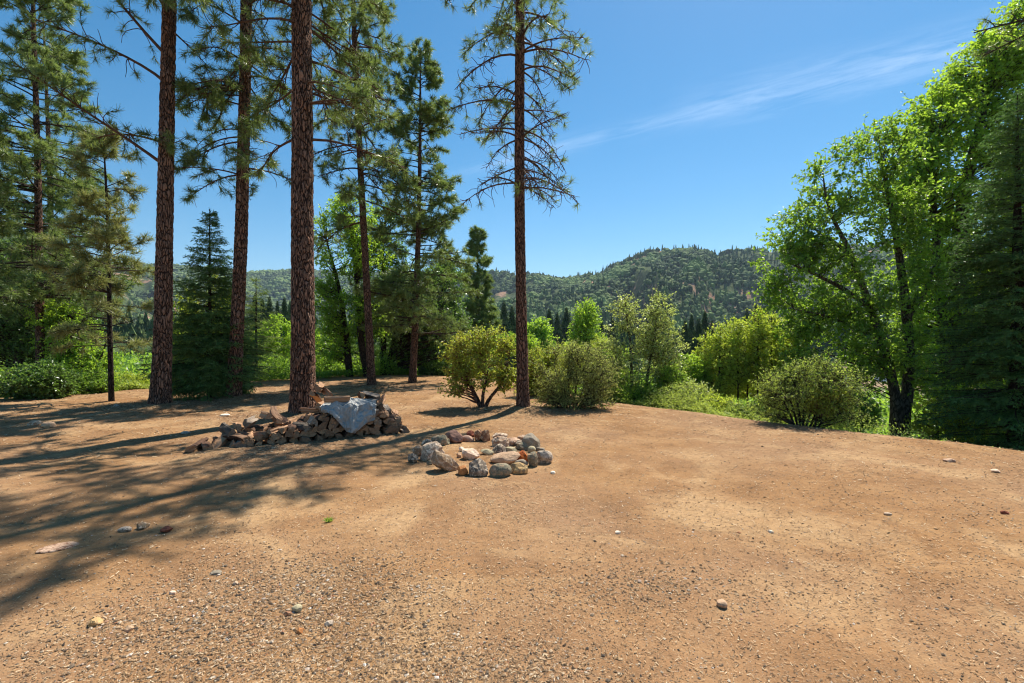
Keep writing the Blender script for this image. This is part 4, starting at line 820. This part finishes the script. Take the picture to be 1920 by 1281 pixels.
# ------------------------------------------------------------------ firewood pile
def wood_mats(tag_, spl, brk, end):
    m1, t, b, o = mat('split_wood_' + tag_, 0.85, 0.15); oi = t.nodes.new('ShaderNodeObjectInfo')
    n = noise(t, 9, 5, 0.65, objco(t, 1.5, 0.12, 1.5)); c = ramp(t, n, [(0.3, tuple(v * 0.55 for v in spl)), (0.6, spl), (0.8, tuple(min(1, v * 1.35) for v in spl))])
    t.links.new(mixc(t, math_n(t, 'MULTIPLY', oi.outputs['Random'], 0.35), c, (0.20, 0.13, 0.085)), b.inputs['Base Color']); bump(t, noise(t, 26, 5, 0.6, objco(t, 2, 0.1, 2)), 0.8, 0.01, b)
    m2 = simple('log_bark_' + tag_, [(0.35, tuple(v * 0.5 for v in brk)), (0.65, brk)], 20, bs=1.0, bd=0.02, vec=(1, 0.35, 1))
    m3, t, b, o = mat('log_end_' + tag_, 0.85, 0.1); w_ = t.nodes.new('ShaderNodeTexWave'); w_.wave_type = 'RINGS'; w_.rings_direction = 'Y'; w_.inputs['Scale'].default_value = 28; w_.inputs['Distortion'].default_value = 2.5; w_.inputs['Detail'].default_value = 3
    t.links.new(objco(t), w_.inputs['Vector']); oi = t.nodes.new('ShaderNodeObjectInfo'); c = mixc(t, w_.outputs['Fac'], end, tuple(v * 0.72 for v in end)); c = mixc(t, ramp(t, noise(t, 30, 4, 0.7, objco(t)), [(0.4, 0.6), (0.6, 0.0)]), c, tuple(v * 0.4 for v in end))
    t.links.new(mixc(t, math_n(t, 'MULTIPLY', oi.outputs['Random'], 0.5), c, (0.16, 0.10, 0.065)), b.inputs['Base Color']); bump(t, noise(t, 60, 4, 0.6, objco(t)), 0.6, 0.006, b)
    return [m1, m2, m3]
WM = {'brown': wood_mats('brown', (0.46, 0.265, 0.15), (0.15, 0.08, 0.05), (0.52, 0.315, 0.18)), 'weathered grey': wood_mats('grey', (0.38, 0.31, 0.245), (0.14, 0.11, 0.085), (0.34, 0.26, 0.19)), 'dark': wood_mats('dark', (0.30, 0.17, 0.10), (0.09, 0.05, 0.035), (0.30, 0.18, 0.105))}
def log_mesh(kind, r, span, Ln):
    """a wedge split from a round: rounded bark side, flat split sides, sawn ends"""
    na = 6; a = np.linspace(-span / 2, span / 2, na); arc = np.stack([np.cos(a) * r, np.sin(a) * r], -1) * R.uniform(0.93, 1.07, (na, 1))
    inner = R.uniform(-0.01, 0.025); k = 3; e1 = np.linspace(arc[-1], [inner, 0.0], k + 2)[1:-1] + R.normal(0, 0.006, (k, 2)); e2 = np.linspace([inner, 0.0], arc[0], k + 2)[1:-1] + R.normal(0, 0.006, (k, 2))
    sec = np.concatenate([arc, e1, [[inner, 0]], e2]); c0 = sec.mean(0); sec = sec - c0; n = len(sec); K = 7; yy_ = np.linspace(-Ln / 2, Ln / 2, K); V = []
    bend = R.normal(0, 0.012, 2); tw_ = R.normal(0, 0.12)
    for i, yv in enumerate(yy_):
        t_ = i / (K - 1) - 0.5; ca, sa = cos(tw_ * t_), sin(tw_ * t_); q = sec @ np.array([[ca, -sa], [sa, ca]]) * (1 + R.normal(0, 0.02)) + bend * (t_ * t_ * 4) + R.normal(0, 0.0025, (n, 2))
        V.append(np.stack([q[:, 0], np.full(n, yv) + (R.normal(0, 0.004, n) if i in (0, K - 1) else 0), q[:, 1]], -1))
    V = np.array(V); idx = np.arange(K * n).reshape(K, n); mb = MB(); mb.add(V, np.zeros((0, 4), int))
    nx = np.roll(idx, -1, 1)
    for j in range(n):
        q = np.stack([idx[:-1, j], nx[:-1, j], nx[1:, j], idx[1:, j]], -1); mb.F.append((q, 1 if j < na - 1 else 0, False))
    cen = np.array([[0, -Ln / 2, 0], [0, Ln / 2, 0]]); b0 = mb.n; mb.add(cen, np.zeros((0, 3), int))
    mb.F.append((np.stack([idx[0], np.full(n, b0), nx[0]], -1), 2, False)); mb.F.append((np.stack([idx[-1], nx[-1], np.full(n, b0 + 1)], -1), 2, False))
    return mb.build('firewood_log', WM[kind])
LP = {}
for kind, cnt_ in (('brown', 8), ('weathered grey', 5), ('dark', 5)):
    LP[kind] = [log_mesh(kind, R.uniform(0.085, 0.115), R.uniform(1.2, 2.0), R.uniform(0.36, 0.42)) for _ in range(cnt_)]
used = set()
def log(kind, loc, rot, label, sc_=1.0, name='firewood_log', group='split logs stacked in the woodpile'):
    src = LP[kind][R.integers(len(LP[kind]))]; o = src if src.name not in used else src.copy()
    if o is not src: sc.collection.objects.link(o)
    used.add(src.name); o.location = loc; o.rotation_mode = 'XYZ'; o.rotation_euler = rot; o.scale = (sc_, 1, sc_)
    return tag(o, label, 'log', group)
PA = np.array([-4.38, 6.62]); PB = np.array([-1.72, 7.92]); UD = (PB - PA) / np.hypot(*(PB - PA)); ND = np.array([-UD[1], UD[0]]); PL = np.hypot(*(PB - PA)); ANG = math.atan2(UD[1], UD[0])
hp = lambda s_: np.interp(s_, [0, 0.12, 0.25, 0.36, 0.48, 0.58, 0.75, 0.86, 0.94, 1.0], [0.07, 0.12, 0.18, 0.24, 0.27, 0.38, 0.42, 0.38, 0.27, 0.10])
for row, (dep, rn_) in enumerate(((0.0, 'front'), (0.43, 'back'))):
    for c in range(7):
        zc = 0.04 + c * 0.082; k = 0; span = np.arange(0.005 + 0.5 * (c % 2) * 0.10 / PL, 0.995, 0.104 / PL)
        for s_ in span:
            s_ += R.normal(0, 0.006); top = hp(s_) + (0.10 if row and s_ > 0.5 else 0.0)
            if zc > top - 0.02 or (row and s_ < 0.10): continue
            p = PA + UD * PL * s_ + ND * (dep + 0.10 * R.normal() * 0.25 + 0.2); kd = R.choice(['brown', 'weathered grey', 'dark'], p=[0.65, 0.05, 0.30] if zc < top - 0.10 else [0.68, 0.20, 0.12]); tumble = (zc > top - 0.10)
            rz = ANG + R.normal(0, 0.05 if not tumble else 0.35); ry = R.uniform(0, 6.28); rx = R.normal(0, 0.02 if not tumble else 0.16)
            if s_ < 0.3 and tumble: rz += R.normal(0, 0.25)
            log(kd, (p[0], p[1], h1(*p) + zc + R.normal(0, 0.008)), (rx, ry, rz), '%s split log, %s from left in the %s course, %s row of woodpile' % (kd, ords[min(k, 31)], ['lowest', 'second', 'third', 'fourth', 'fifth', 'sixth', 'seventh'][c], rn_), R.uniform(0.95, 1.12)); k += 1
# loose pieces
loose = [(425, 806, 7.1, 0.20, 0.9, 'weathered grey'), (447, 799, 7.3, 0.20, 0.5, 'brown'), (470, 791, 7.4, 0.24, 0.2, 'weathered grey'), (498, 779, 7.6, 0.3, 0.6, 'brown'), (515, 780, 7.8, 0.26, 1.2, 'dark'), (600, 728, 8.6, 0.70, 0.2, 'brown'), (612, 736, 8.6, 0.70, 0.6, 'brown'), (592, 742, 8.7, 0.66, 0.4, 'brown'),
         (678, 740, 8.4, 0.6, 0.5, 'brown'), (694, 742, 8.4, 0.58, 0.8, 'weathered grey'), (716, 750, 8.4, 0.5, 0.3, 'brown')]
for i, (px, py, Y, z_, rz, kd) in enumerate(loose):
    p = P3(px, py, Y); log(kd, tuple(p), (R.normal(0, 0.25), R.uniform(0, 6), rz), '%s loose log, %s from left among those tumbled on the woodpile' % (kd, ords[i]), 1.05)
for k_ in LP.values():
    for o_ in list(k_):
        if o_.name not in used: k_.remove(o_); bpy.data.objects.remove(o_)
# tarp
def tarp():
    nu, nv = 130, 130; U, Vv = np.meshgrid(np.linspace(0, 1, nu), np.linspace(0, 1, nv), indexing='ij')
    s_ = 0.555 + 0.27 * U; hang = np.interp(U, [0, 0.2, 0.45, 0.62, 0.8, 1.0], [0.02, 0.10, 0.38, 0.42, 0.30, 0.22]); back = np.interp(U, [0, 0.15, 0.5, 0.8, 1], [0.28, 0.46, 0.55, 0.46, 0.22])
    tot = hang + back; q = Vv * tot; ondepth = np.maximum(back - q, 0); down = np.maximum(q - back, 0)
    top = hp(s_) + 0.075 + 0.06 * np.exp(-((U - 0.33) / 0.25) ** 2) * sst(0.05, 0.35, ondepth) + 0.05 * ondepth
    P = PA[None, None] + UD * (PL * s_)[..., None] + ND * (ondepth - 0.035 - 0.05 * sst(0, 0.3, down))[..., None]
    z = height(P[..., 0], P[..., 1]) * 0 + 0.02 + top - down
    c = xy3(U * 2.6 + Vv * 1.0, Vv * 2.0 - U * 0.8, 0); rid = 1.2 - np.abs(vn(c * 1.9, 12)) * 3.2; rid2 = 1 - np.abs(vn(xy3(U * 9 - Vv * 4, Vv * 4 + U * 4), 15)) * 2.5
    ng = 12; gr = R.uniform(-1, 1, (ng + 2, ng + 2)); gu = U * ng + 0.6 * Vv; gv = Vv * ng * 0.9; iu, iv = np.floor(gu).astype(int) % (ng + 1), np.floor(gv).astype(int) % (ng + 1); fu, fv = gu % 1, gv % 1
    tri_ = np.where(fu + fv < 1, gr[iu, iv] * (1 - fu - fv) + gr[iu + 1, iv] * fu + gr[iu, iv + 1] * fv, gr[iu + 1, iv + 1] * (fu + fv - 1) + gr[iu, iv + 1] * (1 - fu) + gr[iu + 1, iv] * (1 - fv))
    fa = np.arctan2(U - 0.30, 0.15 + Vv) * 9 + 0.8 * fbm(c, 2, 5); w_ = 0.055 * np.abs(2 * ((fa / pi) % 1) - 1) * sst(0, 0.25, Vv) + 0.034 * tri_ + 0.05 * np.exp(-((Vv - back / tot + 0.12) / 0.07) ** 2) * sst(0.75, 0.3, U)
    P = P - ND * (w_ * (0.35 + 0.65 * sst(0, 0.05, down)))[..., None]; z = z + w_ * 0.8 * (1 - sst(0, 0.12, down))
    P = P + UD * ((0.5 - U) * 0.10 * sst(0.15, 0.5, down) + 0.03 * fbm(xy3(Vv * 3, U * 0 + 2), 2, 8) * (U > 0.5))[..., None]
    idx = np.arange(nu * nv).reshape(nu, nv); qd = np.stack([idx[:-1, :-1], idx[1:, :-1], idx[1:, 1:], idx[:-1, 1:]], -1).reshape(-1, 4)
    m, t, b, o = mat('silver_tarp', 0.42, 0.5); n = noise(t, 7, 4, 0.6, objco(t)); t.links.new(ramp(t, n, [(0.35, (0.27, 0.268, 0.255)), (0.65, (0.40, 0.395, 0.375))]), b.inputs['Base Color']); b.inputs['Metallic'].default_value = 0.0
    wv = voro(t, 28, objco(t), 'DISTANCE_TO_EDGE').outputs['Distance']; fo = math_n(t, 'ABSOLUTE', math_n(t, 'SUBTRACT', noise(t, 4.5, 3, 0.5, objco(t, 1, 1, 0.6), 1.0), 0.5)); bump(t, math_n(t, 'ADD', math_n(t, 'MULTIPLY', fo, -4.0), math_n(t, 'MULTIPLY', wv, 0.15)), 0.9, 0.04, b)
    org = np.array([PA[0] + UD[0] * PL * 0.7, PA[1] + UD[1] * PL * 0.7, 0]); ob = MB().add(np.concatenate([P, z[..., None]], -1), qd).build('tarp', m, None, tuple(org))
    so_ = ob.modifiers.new('thickness', 'SOLIDIFY'); so_.thickness = 0.004; tag(ob, 'crumpled silver-grey tarp draped over the middle of the woodpile', 'tarp')
tarp()
pp = PA + UD * PL * 0.635 + ND * 0.04
lo = log('brown', (pp[0], pp[1], 0.615), (0.05, 0.5, ANG + pi / 2 + 0.12), 'wide flat split log lying on top of the tarp', 0.95, group=None)
if 'group' in lo: del lo['group']
# ------------------------------------------------------------------ stones
IV, IF_ = ico_np(5)
def stone_mat(nm, c1, c2, c3=None, sc_=9, speck=0.0):
    m, t, b, o = mat(nm, 0.85, 0.2); co = objco(t); n = noise(t, sc_, 6, 0.65, co, 0.4); c = ramp(t, n, [(0.32, c1), (0.62, c2)])
    if c3: c = mixc(t, ramp(t, noise(t, sc_ * 2.6, 5, 0.7, co, 0.8), [(0.50, 0.0), (0.58, 1.0)]), c, c3)
    c = mixc(t, ramp(t, noise(t, sc_ * 9, 3, 0.7, co), [(0.36, 0.5), (0.5, 0.0)]), c, tuple(v * 0.4 for v in c1))
    t.links.new(c, b.inputs['Base Color']); bump(t, noise(t, sc_ * 4, 6, 0.65, co), 0.8, 0.012, b); return m
def rock(name, label, px, py, wpx, hpx, m, ang=0.3, seed=0, cat='stone', group=None, dr=0.8, sink=0.2, Y=None, lift=0.0, tilt=0.15):
    yb = py + hpx / 2; Y = Y or CH * F / max(yb - CY, 8); k = Y / F; wv, hv = wpx * k / 2, hpx * k / 2; wv *= 1.0; dv = min(wv, max(hv, wv * 0.6)) * dr * 1.25
    V = IV.copy(); rg = np.random.default_rng(seed + 100); sd = rg.uniform(0, 50)
    if ang > 0:
        for _ in range(int(6 + 14 * ang)):
            nn = nrm(rg.normal(size=3)); dd = rg.uniform(0.62, 0.88); pr = V @ nn; V = V - np.outer(np.maximum(pr - dd, 0) * min(1, 0.55 + ang), nn)
    V = V * (1 + (0.10 + 0.16 * ang) * fbm(V * 1.3 + sd, 3, seed)[:, None] + 0.035 * (0.3 + ang) * fbm(V * 5 + sd, 3, seed + 3)[:, None])
    V /= np.abs(V).max(0); V = V * [wv, dv, hv]; a = rg.normal(0, tilt); V = V @ np.array([[cos(a), 0, -sin(a)], [0, 1, 0], [sin(a), 0, cos(a)]])
    a = rg.normal(0, 0.3); V = V @ np.array([[cos(a), -sin(a), 0], [sin(a), cos(a), 0], [0, 0, 1]])
    x = (px - CX) / F * Y; y = Y + dv * 0.7; g_ = h1(x, y); V[:, 2] -= V[:, 2].min(); zz = g_ - hv * 2 * sink + lift
    o = MB().add(V, IF_, 0, ang < 0.35).build(name, m); o.location = (x, y, zz)
    return tag(o, label, cat, group)
z_ = lambda zx, zy: (740 + zx / 6, 780 + zy / 6)
SM = dict(greygreen=((0.10, 0.11, 0.09), (0.22, 0.23, 0.19), (0.30, 0.24, 0.18)), purple=((0.11, 0.065, 0.06), (0.25, 0.17, 0.15), None), red=((0.13, 0.04, 0.025), (0.24, 0.10, 0.07), None), redtan=((0.12, 0.055, 0.035), (0.28, 0.18, 0.12), (0.40, 0.33, 0.24)),
    mauve=((0.24, 0.18, 0.16), (0.33, 0.26, 0.23), None), pale=((0.30, 0.25, 0.20), (0.52, 0.46, 0.40), (0.24, 0.15, 0.10)), grey=((0.15, 0.15, 0.135), (0.25, 0.245, 0.22), None), granite=((0.25, 0.23, 0.21), (0.48, 0.46, 0.43), (0.14, 0.13, 0.12)),
    pinkish=((0.28, 0.20, 0.16), (0.50, 0.41, 0.34), (0.18, 0.11, 0.08)), mottle=((0.06, 0.06, 0.055), (0.20, 0.18, 0.16), (0.45, 0.42, 0.37)), palegreen=((0.25, 0.26, 0.19), (0.38, 0.38, 0.29), None), rusty=((0.30, 0.07, 0.015), (0.50, 0.17, 0.04), (0.10, 0.04, 0.02)),
    tanpink=((0.35, 0.26, 0.19), (0.48, 0.38, 0.29), None), yellowtan=((0.33, 0.24, 0.12), (0.50, 0.39, 0.22), (0.20, 0.17, 0.12)), whitepink=((0.45, 0.36, 0.30), (0.64, 0.58, 0.52), None), white=((0.6, 0.57, 0.52), (0.75, 0.73, 0.68), None), brown=((0.15, 0.11, 0.075), (0.28, 0.22, 0.155), (0.36, 0.33, 0.29)), orange=((0.28, 0.13, 0.05), (0.42, 0.22, 0.10), None), speckled=((0.17, 0.12, 0.09), (0.42, 0.37, 0.31), (0.62, 0.58, 0.52)))
WF = lambda c: None if c is None else (min(1, c[0] * 1.42), c[1] * 1.18, c[2] * 0.96)
SMat = {k: stone_mat('stone_' + k, *[WF(q) for q in v]) for k, v in SM.items()}
ST = [(515, 262, 190, 125, 'greygreen', .8, 'angular grey-green stone with a tan edge, back left of the fire ring'), (665, 235, 180, 130, 'purple', .3, 'purple-brown banded rounded stone at the back left of the fire ring'), (850, 190, 90, 80, 'red', .8, 'small dark red block at the back of the fire ring'),
      (940, 195, 90, 155, 'redtan', .9, 'tall tan-topped jagged stone at the back of the fire ring'), (1015, 205, 100, 140, 'redtan', .9, 'jagged red-brown stone beside the tan-topped one at the ring back'), (815, 252, 130, 72, 'mauve', .05, 'smooth mauve oval stone inside the back of the fire ring'),
      (1190, 228, 160, 85, 'speckled', .5, 'flattish speckled stone at the back right of the fire ring'), (1425, 238, 120, 65, 'pale', .6, 'pale orange-white stone touching the big grey boulder'), (1545, 272, 190, 180, 'grey', .35, 'biggest smooth grey boulder, back right of the fire ring'),
      (1645, 368, 90, 50, 'grey', .2, 'small grey stone peeking out below the biggest grey boulder'), (1680, 452, 170, 150, 'granite', .3, 'pale granite stone at the far right of the fire ring'), (1320, 280, 240, 95, 'pinkish', .6, 'long rough pinkish stone on the right of the fire ring'),
      (1200, 285, 180, 120, 'pale', .8, 'rough whitish crumbly stone on the right of the ring hollow'), (1400, 300, 120, 75, 'mottle', .7, 'black and white stone between pinkish and green stones'), (1440, 335, 150, 90, 'greygreen', .9, 'sharp green-grey stone above the rusty orange one'),
      (1180, 362, 150, 115, 'mottle', .5, 'dark mottled stone facing the ring hollow'), (1545, 372, 80, 75, 'palegreen', .1, 'small pale green oval stone beneath the biggest boulder'), (1310, 392, 110, 55, 'palegreen', .3, 'small tan-green stone behind the long smooth tan one'),
      (1440, 445, 150, 145, 'rusty', .7, 'rusty orange rough stone in the right of the fire ring'), (1555, 478, 100, 170, 'greygreen', .5, 'upright green-grey slab right of the rusty stone'), (1240, 472, 290, 130, 'tanpink', .08, 'long smooth tan-pink stone at the front of the ring'),
      (1185, 612, 220, 140, 'greygreen', .1, 'rounded grey-green stone lowest at the ring front'), (1432, 538, 130, 80, 'grey', .15, 'small flat grey stone under the rusty one'), (1385, 582, 190, 135, 'yellowtan', .4, 'yellow-tan rounded stone at the front right of the ring'),
      (1040, 418, 130, 55, 'palegreen', .3, 'small flat greenish stone inside the front of the ring'), (835, 432, 190, 115, 'whitepink', .4, 'white-pink block stone at the front left of the ring'), (755, 372, 62, 48, 'white', .9, 'tiny bright white cube-like stone in the ring hollow'),
      (940, 552, 230, 210, 'mottle', .8, 'big dark block stone with white mottling at the ring front'), (755, 602, 115, 115, 'orange', .6, 'orange-brown stone left of the big dark block'), (545, 512, 310, 190, 'brown', .7, 'largest brown-grey block, front left of the fire ring'),
      (722, 442, 52, 60, 'tanpink', .5, 'small tan chunk between the brown-grey and white-pink blocks'), (410, 385, 250, 195, 'speckled', .9, 'large pointed speckled stone at the left of the ring'), (362, 305, 115, 105, 'mottle', .7, 'mottled black-white stone at the top left of the ring'),
      (258, 370, 112, 120, 'brown', .4, 'dark round stone at the left side of the ring'), (200, 472, 125, 92, 'mottle', .6, 'dark lumpy stone lowest at the left tip of the ring'), (390, 528, 60, 50, 'greygreen', .4, 'small grey stone tucked left of the largest block'), (935, 640, 150, 60, 'grey', .4, 'flat grey stone wedged under the big dark block')]
for i, (zx, zy, w0, h0, mk, an, lb) in enumerate(ST):
    px, py = z_(zx, zy); rock('ring_stone', lb, px, py, w0 / 6 * 1.24, h0 / 6 * 1.26, SMat[mk], an, i, 'stone', 'stones of the fire ring')
YS = [(1037, 885, 13, 7, 'white', .1, 'flat white stone on the dirt right of the fire ring'), (1357, 1127, 24, 17, 'tanpink', .1, 'egg-shaped tan stone alone on the dirt at lower right'), (1888, 965, 20, 9, 'red', .4, 'reddish flat chip of stone near the right border'), (1785, 863, 26, 8, 'pinkish', .2, 'pale flat stone near the yard crest at right'),
      (1872, 889, 24, 8, 'whitepink', .2, 'pale pink flat stone at the right border below the crest'), (1668, 962, 18, 6, 'pale', .2, 'thin pale flat stone right of the middle dirt'), (1447, 993, 14, 6, 'white', .2, 'small white stone in the middle right dirt'), (95, 1030, 80, 5, 'pinkish', .2, 'flat pale slab flush in the dirt at lower left'),
      (228, 992, 34, 12, 'granite', .2, 'grey flat slab in the pine shadow at left'), (262, 982, 26, 20, 'brown', .5, 'brown stone in the pine shadow, left of a darker one'), (308, 990, 28, 16, 'red', .5, 'dark reddish stone in the pine shadow, right of the brown one'), (57, 795, 34, 12, 'pale', .4, 'pale stone beside the left pine shadow, left of a pair'),
      (84, 796, 26, 16, 'tanpink', .4, 'tan stone beside the left pine shadow, right of a pair'), (215, 762, 16, 8, 'granite', .4, 'small grey stone at the young pine foot'), (418, 779, 26, 6, 'white', .2, 'flat white stone between thick left pine and woodpile'), (345, 811, 24, 6, 'granite', .2, 'flat grey stone left of the woodpile'),
      (172, 1168, 30, 20, 'yellowtan', .5, 'yellowish stone at the left rim of the gravel patch'), (238, 1180, 16, 14, 'tanpink', .6, 'tan chip left in the gravel patch'), (320, 1108, 16, 9, 'whitepink', .4, 'pale pink chip at the top of the gravel patch'), (440, 1088, 14, 8, 'pale', .3, 'pale chip above the gravel patch'),
      (560, 1180, 20, 13, 'orange', .6, 'bright orange-brown stone at the right rim of the gravel patch'), (538, 1150, 20, 10, 'redtan', .5, 'reddish stone among greys right of the gravel patch'), (555, 1140, 26, 16, 'palegreen', .2, 'smooth greenish pebble right of the gravel patch'), (615, 1166, 22, 11, 'granite', .5, 'elongated pale chip right of the gravel patch'), (1160, 995, 15, 8, 'white', .4, 'small white stone in the middle dirt'), (402, 1070, 26, 6, 'grey', .3, 'thin grey chip above the gravel patch')]
for i, (px, py, w0, h0, mk, an, lb) in enumerate(YS):
    rock('yard_stone', lb, px, py, w0 * 0.78, h0 * 0.95, SMat[mk], an, 60 + i, 'stone', 'loose stones on the dirt', sink=0.22, dr=1.0, tilt=0.06)
# ------------------------------------------------------------------ gravel and litter (uncountable)
def gmask_np(x, y):
    f = lambda cx, cy, rx, ry, a: a * np.exp(-(((x - cx) / rx) ** 2 + ((y - cy) / ry) ** 2)); return f(-1.35, 3.0, 0.9, 0.42, 1.0) + f(-1.6, 2.45, 1.2, 0.4, 0.8) + f(-0.2, 2.2, .7, .25, .7) + f(5, 4.2, 2.8, 1.8, 0.15) + f(1.0, 3.0, .8, .3, .5) + f(2.6, 2.6, 1.0, .6, .15)
n = 210000; a = np.radians(R.uniform(-50, 50, n)); r = 1.6 * (10.5 / 1.6) ** R.uniform(0, 1, n); x = r * np.sin(a); y = r * np.cos(a)
pr = 0.11 + gmask_np(x, y) * 0.9 + 0.30 * sst(0.0, 0.4, fbm(xy3(x / 0.7, y / 0.7), 3, 33)); ok = (R.uniform(0, 1, n) < pr) & (outside(x, y) < 0.1) & (((x + 0.5) / 0.9) ** 2 + ((y - 6.6) / 0.9) ** 2 > 0.2); x, y = x[ok], y[ok]; n = len(x); z = height(x, y)
OV = np.array([[1, 0, 0], [-1, 0, 0], [0, 1, 0], [0, -1, 0], [0, 0, 1], [0, 0, -1.0]]); OF = np.array([[0, 2, 4], [2, 1, 4], [1, 3, 4], [3, 0, 4], [2, 0, 5], [1, 2, 5], [3, 1, 5], [0, 3, 5]])
sz = 0.0024 + 0.0032 * R.exponential(1, n) * (0.62 + 0.9 * np.clip(gmask_np(x, y), 0, 1)); sz = np.clip(sz, 0.002, 0.016) * (0.75 + 0.07 * np.hypot(x, y)); rot = R.uniform(0, 6.28, n)
V = OV[None] * R.uniform(0.55, 1.2, (n, 6, 1)); V = V * np.stack([np.ones(n), R.uniform(0.5, 1, n), R.uniform(0.35, 0.75, n)], -1)[:, None] * sz[:, None, None]; V[..., 2] *= 0.75; c, s = np.cos(rot)[:, None], np.sin(rot)[:, None]
V = np.stack([V[..., 0] * c - V[..., 1] * s, V[..., 0] * s + V[..., 1] * c, V[..., 2]], -1) + np.stack([x, y, z + sz * 0.25], -1)[:, None]
gm_, t, b, o = mat('gravel_bits', 0.9, 0.1); t.links.new(ramp(t, island(t), [(0.0, (0.07, 0.055, 0.045)), (0.10, (0.16, 0.12, 0.085)), (0.28, (0.27, 0.17, 0.095)), (0.65, (0.40, 0.245, 0.125)), (0.86, (0.46, 0.33, 0.21)), (0.95, (0.50, 0.42, 0.33)), (0.975, (0.35, 0.13, 0.05)), (1.0, (0.62, 0.57, 0.50))]), b.inputs['Base Color'])
tag(MB().add(V, (OF[None] + (np.arange(n) * 6)[:, None, None]).reshape(-1, 3), 0, False).build('gravel', gm_), 'fine loose gravel scattered over the orange dirt', 'gravel', kind='stuff')
n = 105000; a = np.radians(R.uniform(-50, 50, n)); r = 1.6 * (20 / 1.6) ** R.uniform(0, 1, n); x = r * np.sin(a); y = r * np.cos(a)
for cx_, cy_, n_, s__ in ((-4.2, 9.75, 7000, 0.8), (0.23, 10.5, 4000, 0.6), (-7.9, 10.9, 6000, 0.8), (-7.15, 12.4, 5000, 0.8), (-3.0, 7.3, 9000, 0.9), (-4.5, 15.6, 3000, 0.8), (-0.5, 10.8, 2500, 0.8), (1.4, 10.8, 2500, 0.6), (-0.15, 6.6, 2500, 0.45), (5.4, 8.8, 2500, 0.5)):
    x = np.concatenate([x, cx_ + R.normal(0, s__, n_)]); y = np.concatenate([y, cy_ + R.normal(0, s__ * 0.9, n_)])
r = np.hypot(x, y); n = len(x)
ok = (outside(x, y) < 0.3) & (R.uniform(0, 1, n) < 0.35 + 0.65 * sst(0, 0.4, fbm(xy3(x / 1.1, y / 1.1), 3, 35)) + 0.4 * (r[:] > 8)); x, y = x[ok], y[ok]; n = len(x); z = height(x, y)
th = R.uniform(0, 2 * pi, n); D = np.stack([np.cos(th), np.sin(th), R.normal(0, 0.12, n)], -1); Sd = np.stack([-np.sin(th), np.cos(th), R.normal(0, 0.25, n)], -1); kf = 0.5 + 0.16 * np.hypot(x, y); ln = (R.uniform(0.004, 0.015, n) * kf)[:, None]; wd_ = (R.uniform(0.0008, 0.0028, n) * kf)[:, None]; C = np.stack([x, y, z + 0.004 + R.uniform(0, 0.006, n)], -1)
V = np.stack([C - D * ln - Sd * wd_, C + D * ln - Sd * wd_ * 0.6, C + D * ln * 0.9 + Sd * wd_, C - D * ln * 0.8 + Sd * wd_], 1)
lm, t, b, o = mat('litter_bits', 0.9, 0.15); t.links.new(ramp(t, island(t), [(0.0, (0.07, 0.045, 0.03)), (0.3, (0.20, 0.12, 0.065)), (0.6, (0.38, 0.24, 0.13)), (0.85, (0.52, 0.36, 0.21)), (1.0, (0.62, 0.50, 0.34))]), b.inputs['Base Color'])
tag(MB().add(V, np.arange(n * 4).reshape(-1, 4), 0, False).build('ground_litter', lm), 'dry pine needles and wood chips strewn over the dirt', 'litter', kind='stuff')

HAZE = 0.00010
# ------------------------------------------------------------------ valley air
hm = bpy.data.materials.new('valley_haze'); hm.use_nodes = True; t = hm.node_tree; t.nodes.clear(); o = t.nodes.new('ShaderNodeOutputMaterial'); v = t.nodes.new('ShaderNodeVolumePrincipled')
v.inputs['Color'].default_value = (0.62, 0.76, 1.0, 1); v.inputs['Density'].default_value = HAZE; v.inputs['Anisotropy'].default_value = 0.2; t.links.new(v.outputs[0], o.inputs['Volume'])
bx = np.array([[x_, y_, q_] for q_ in (-14, 520) for x_, y_ in ((-3400, -3400), (3400, -3400), (3400, 3400), (-3400, 3400))], float)
tag(MB().add(bx, np.array([[3, 2, 1, 0], [4, 5, 6, 7], [0, 1, 5, 4], [1, 2, 6, 5], [2, 3, 7, 6], [3, 0, 4, 7]]), 0, False).build('haze', hm), 'thin blue air filling the valley', 'haze', kind='stuff')

lb = MB(); wx, wy = gpt(615, 4.0)[:2]; c = np.tile([wx, wy, h1(wx, wy)], (26, 1)); leaves(lb, c, nrm(rdir(26) + [0, 0, 0.9]), np.full(26, 0.05), 0, 0.3, 0.3)
tag(lb.build('weed', M['leaf_cover'], None, tuple(c[0])), 'tiny lone green weed in the bare dirt below the fire ring', 'weed')
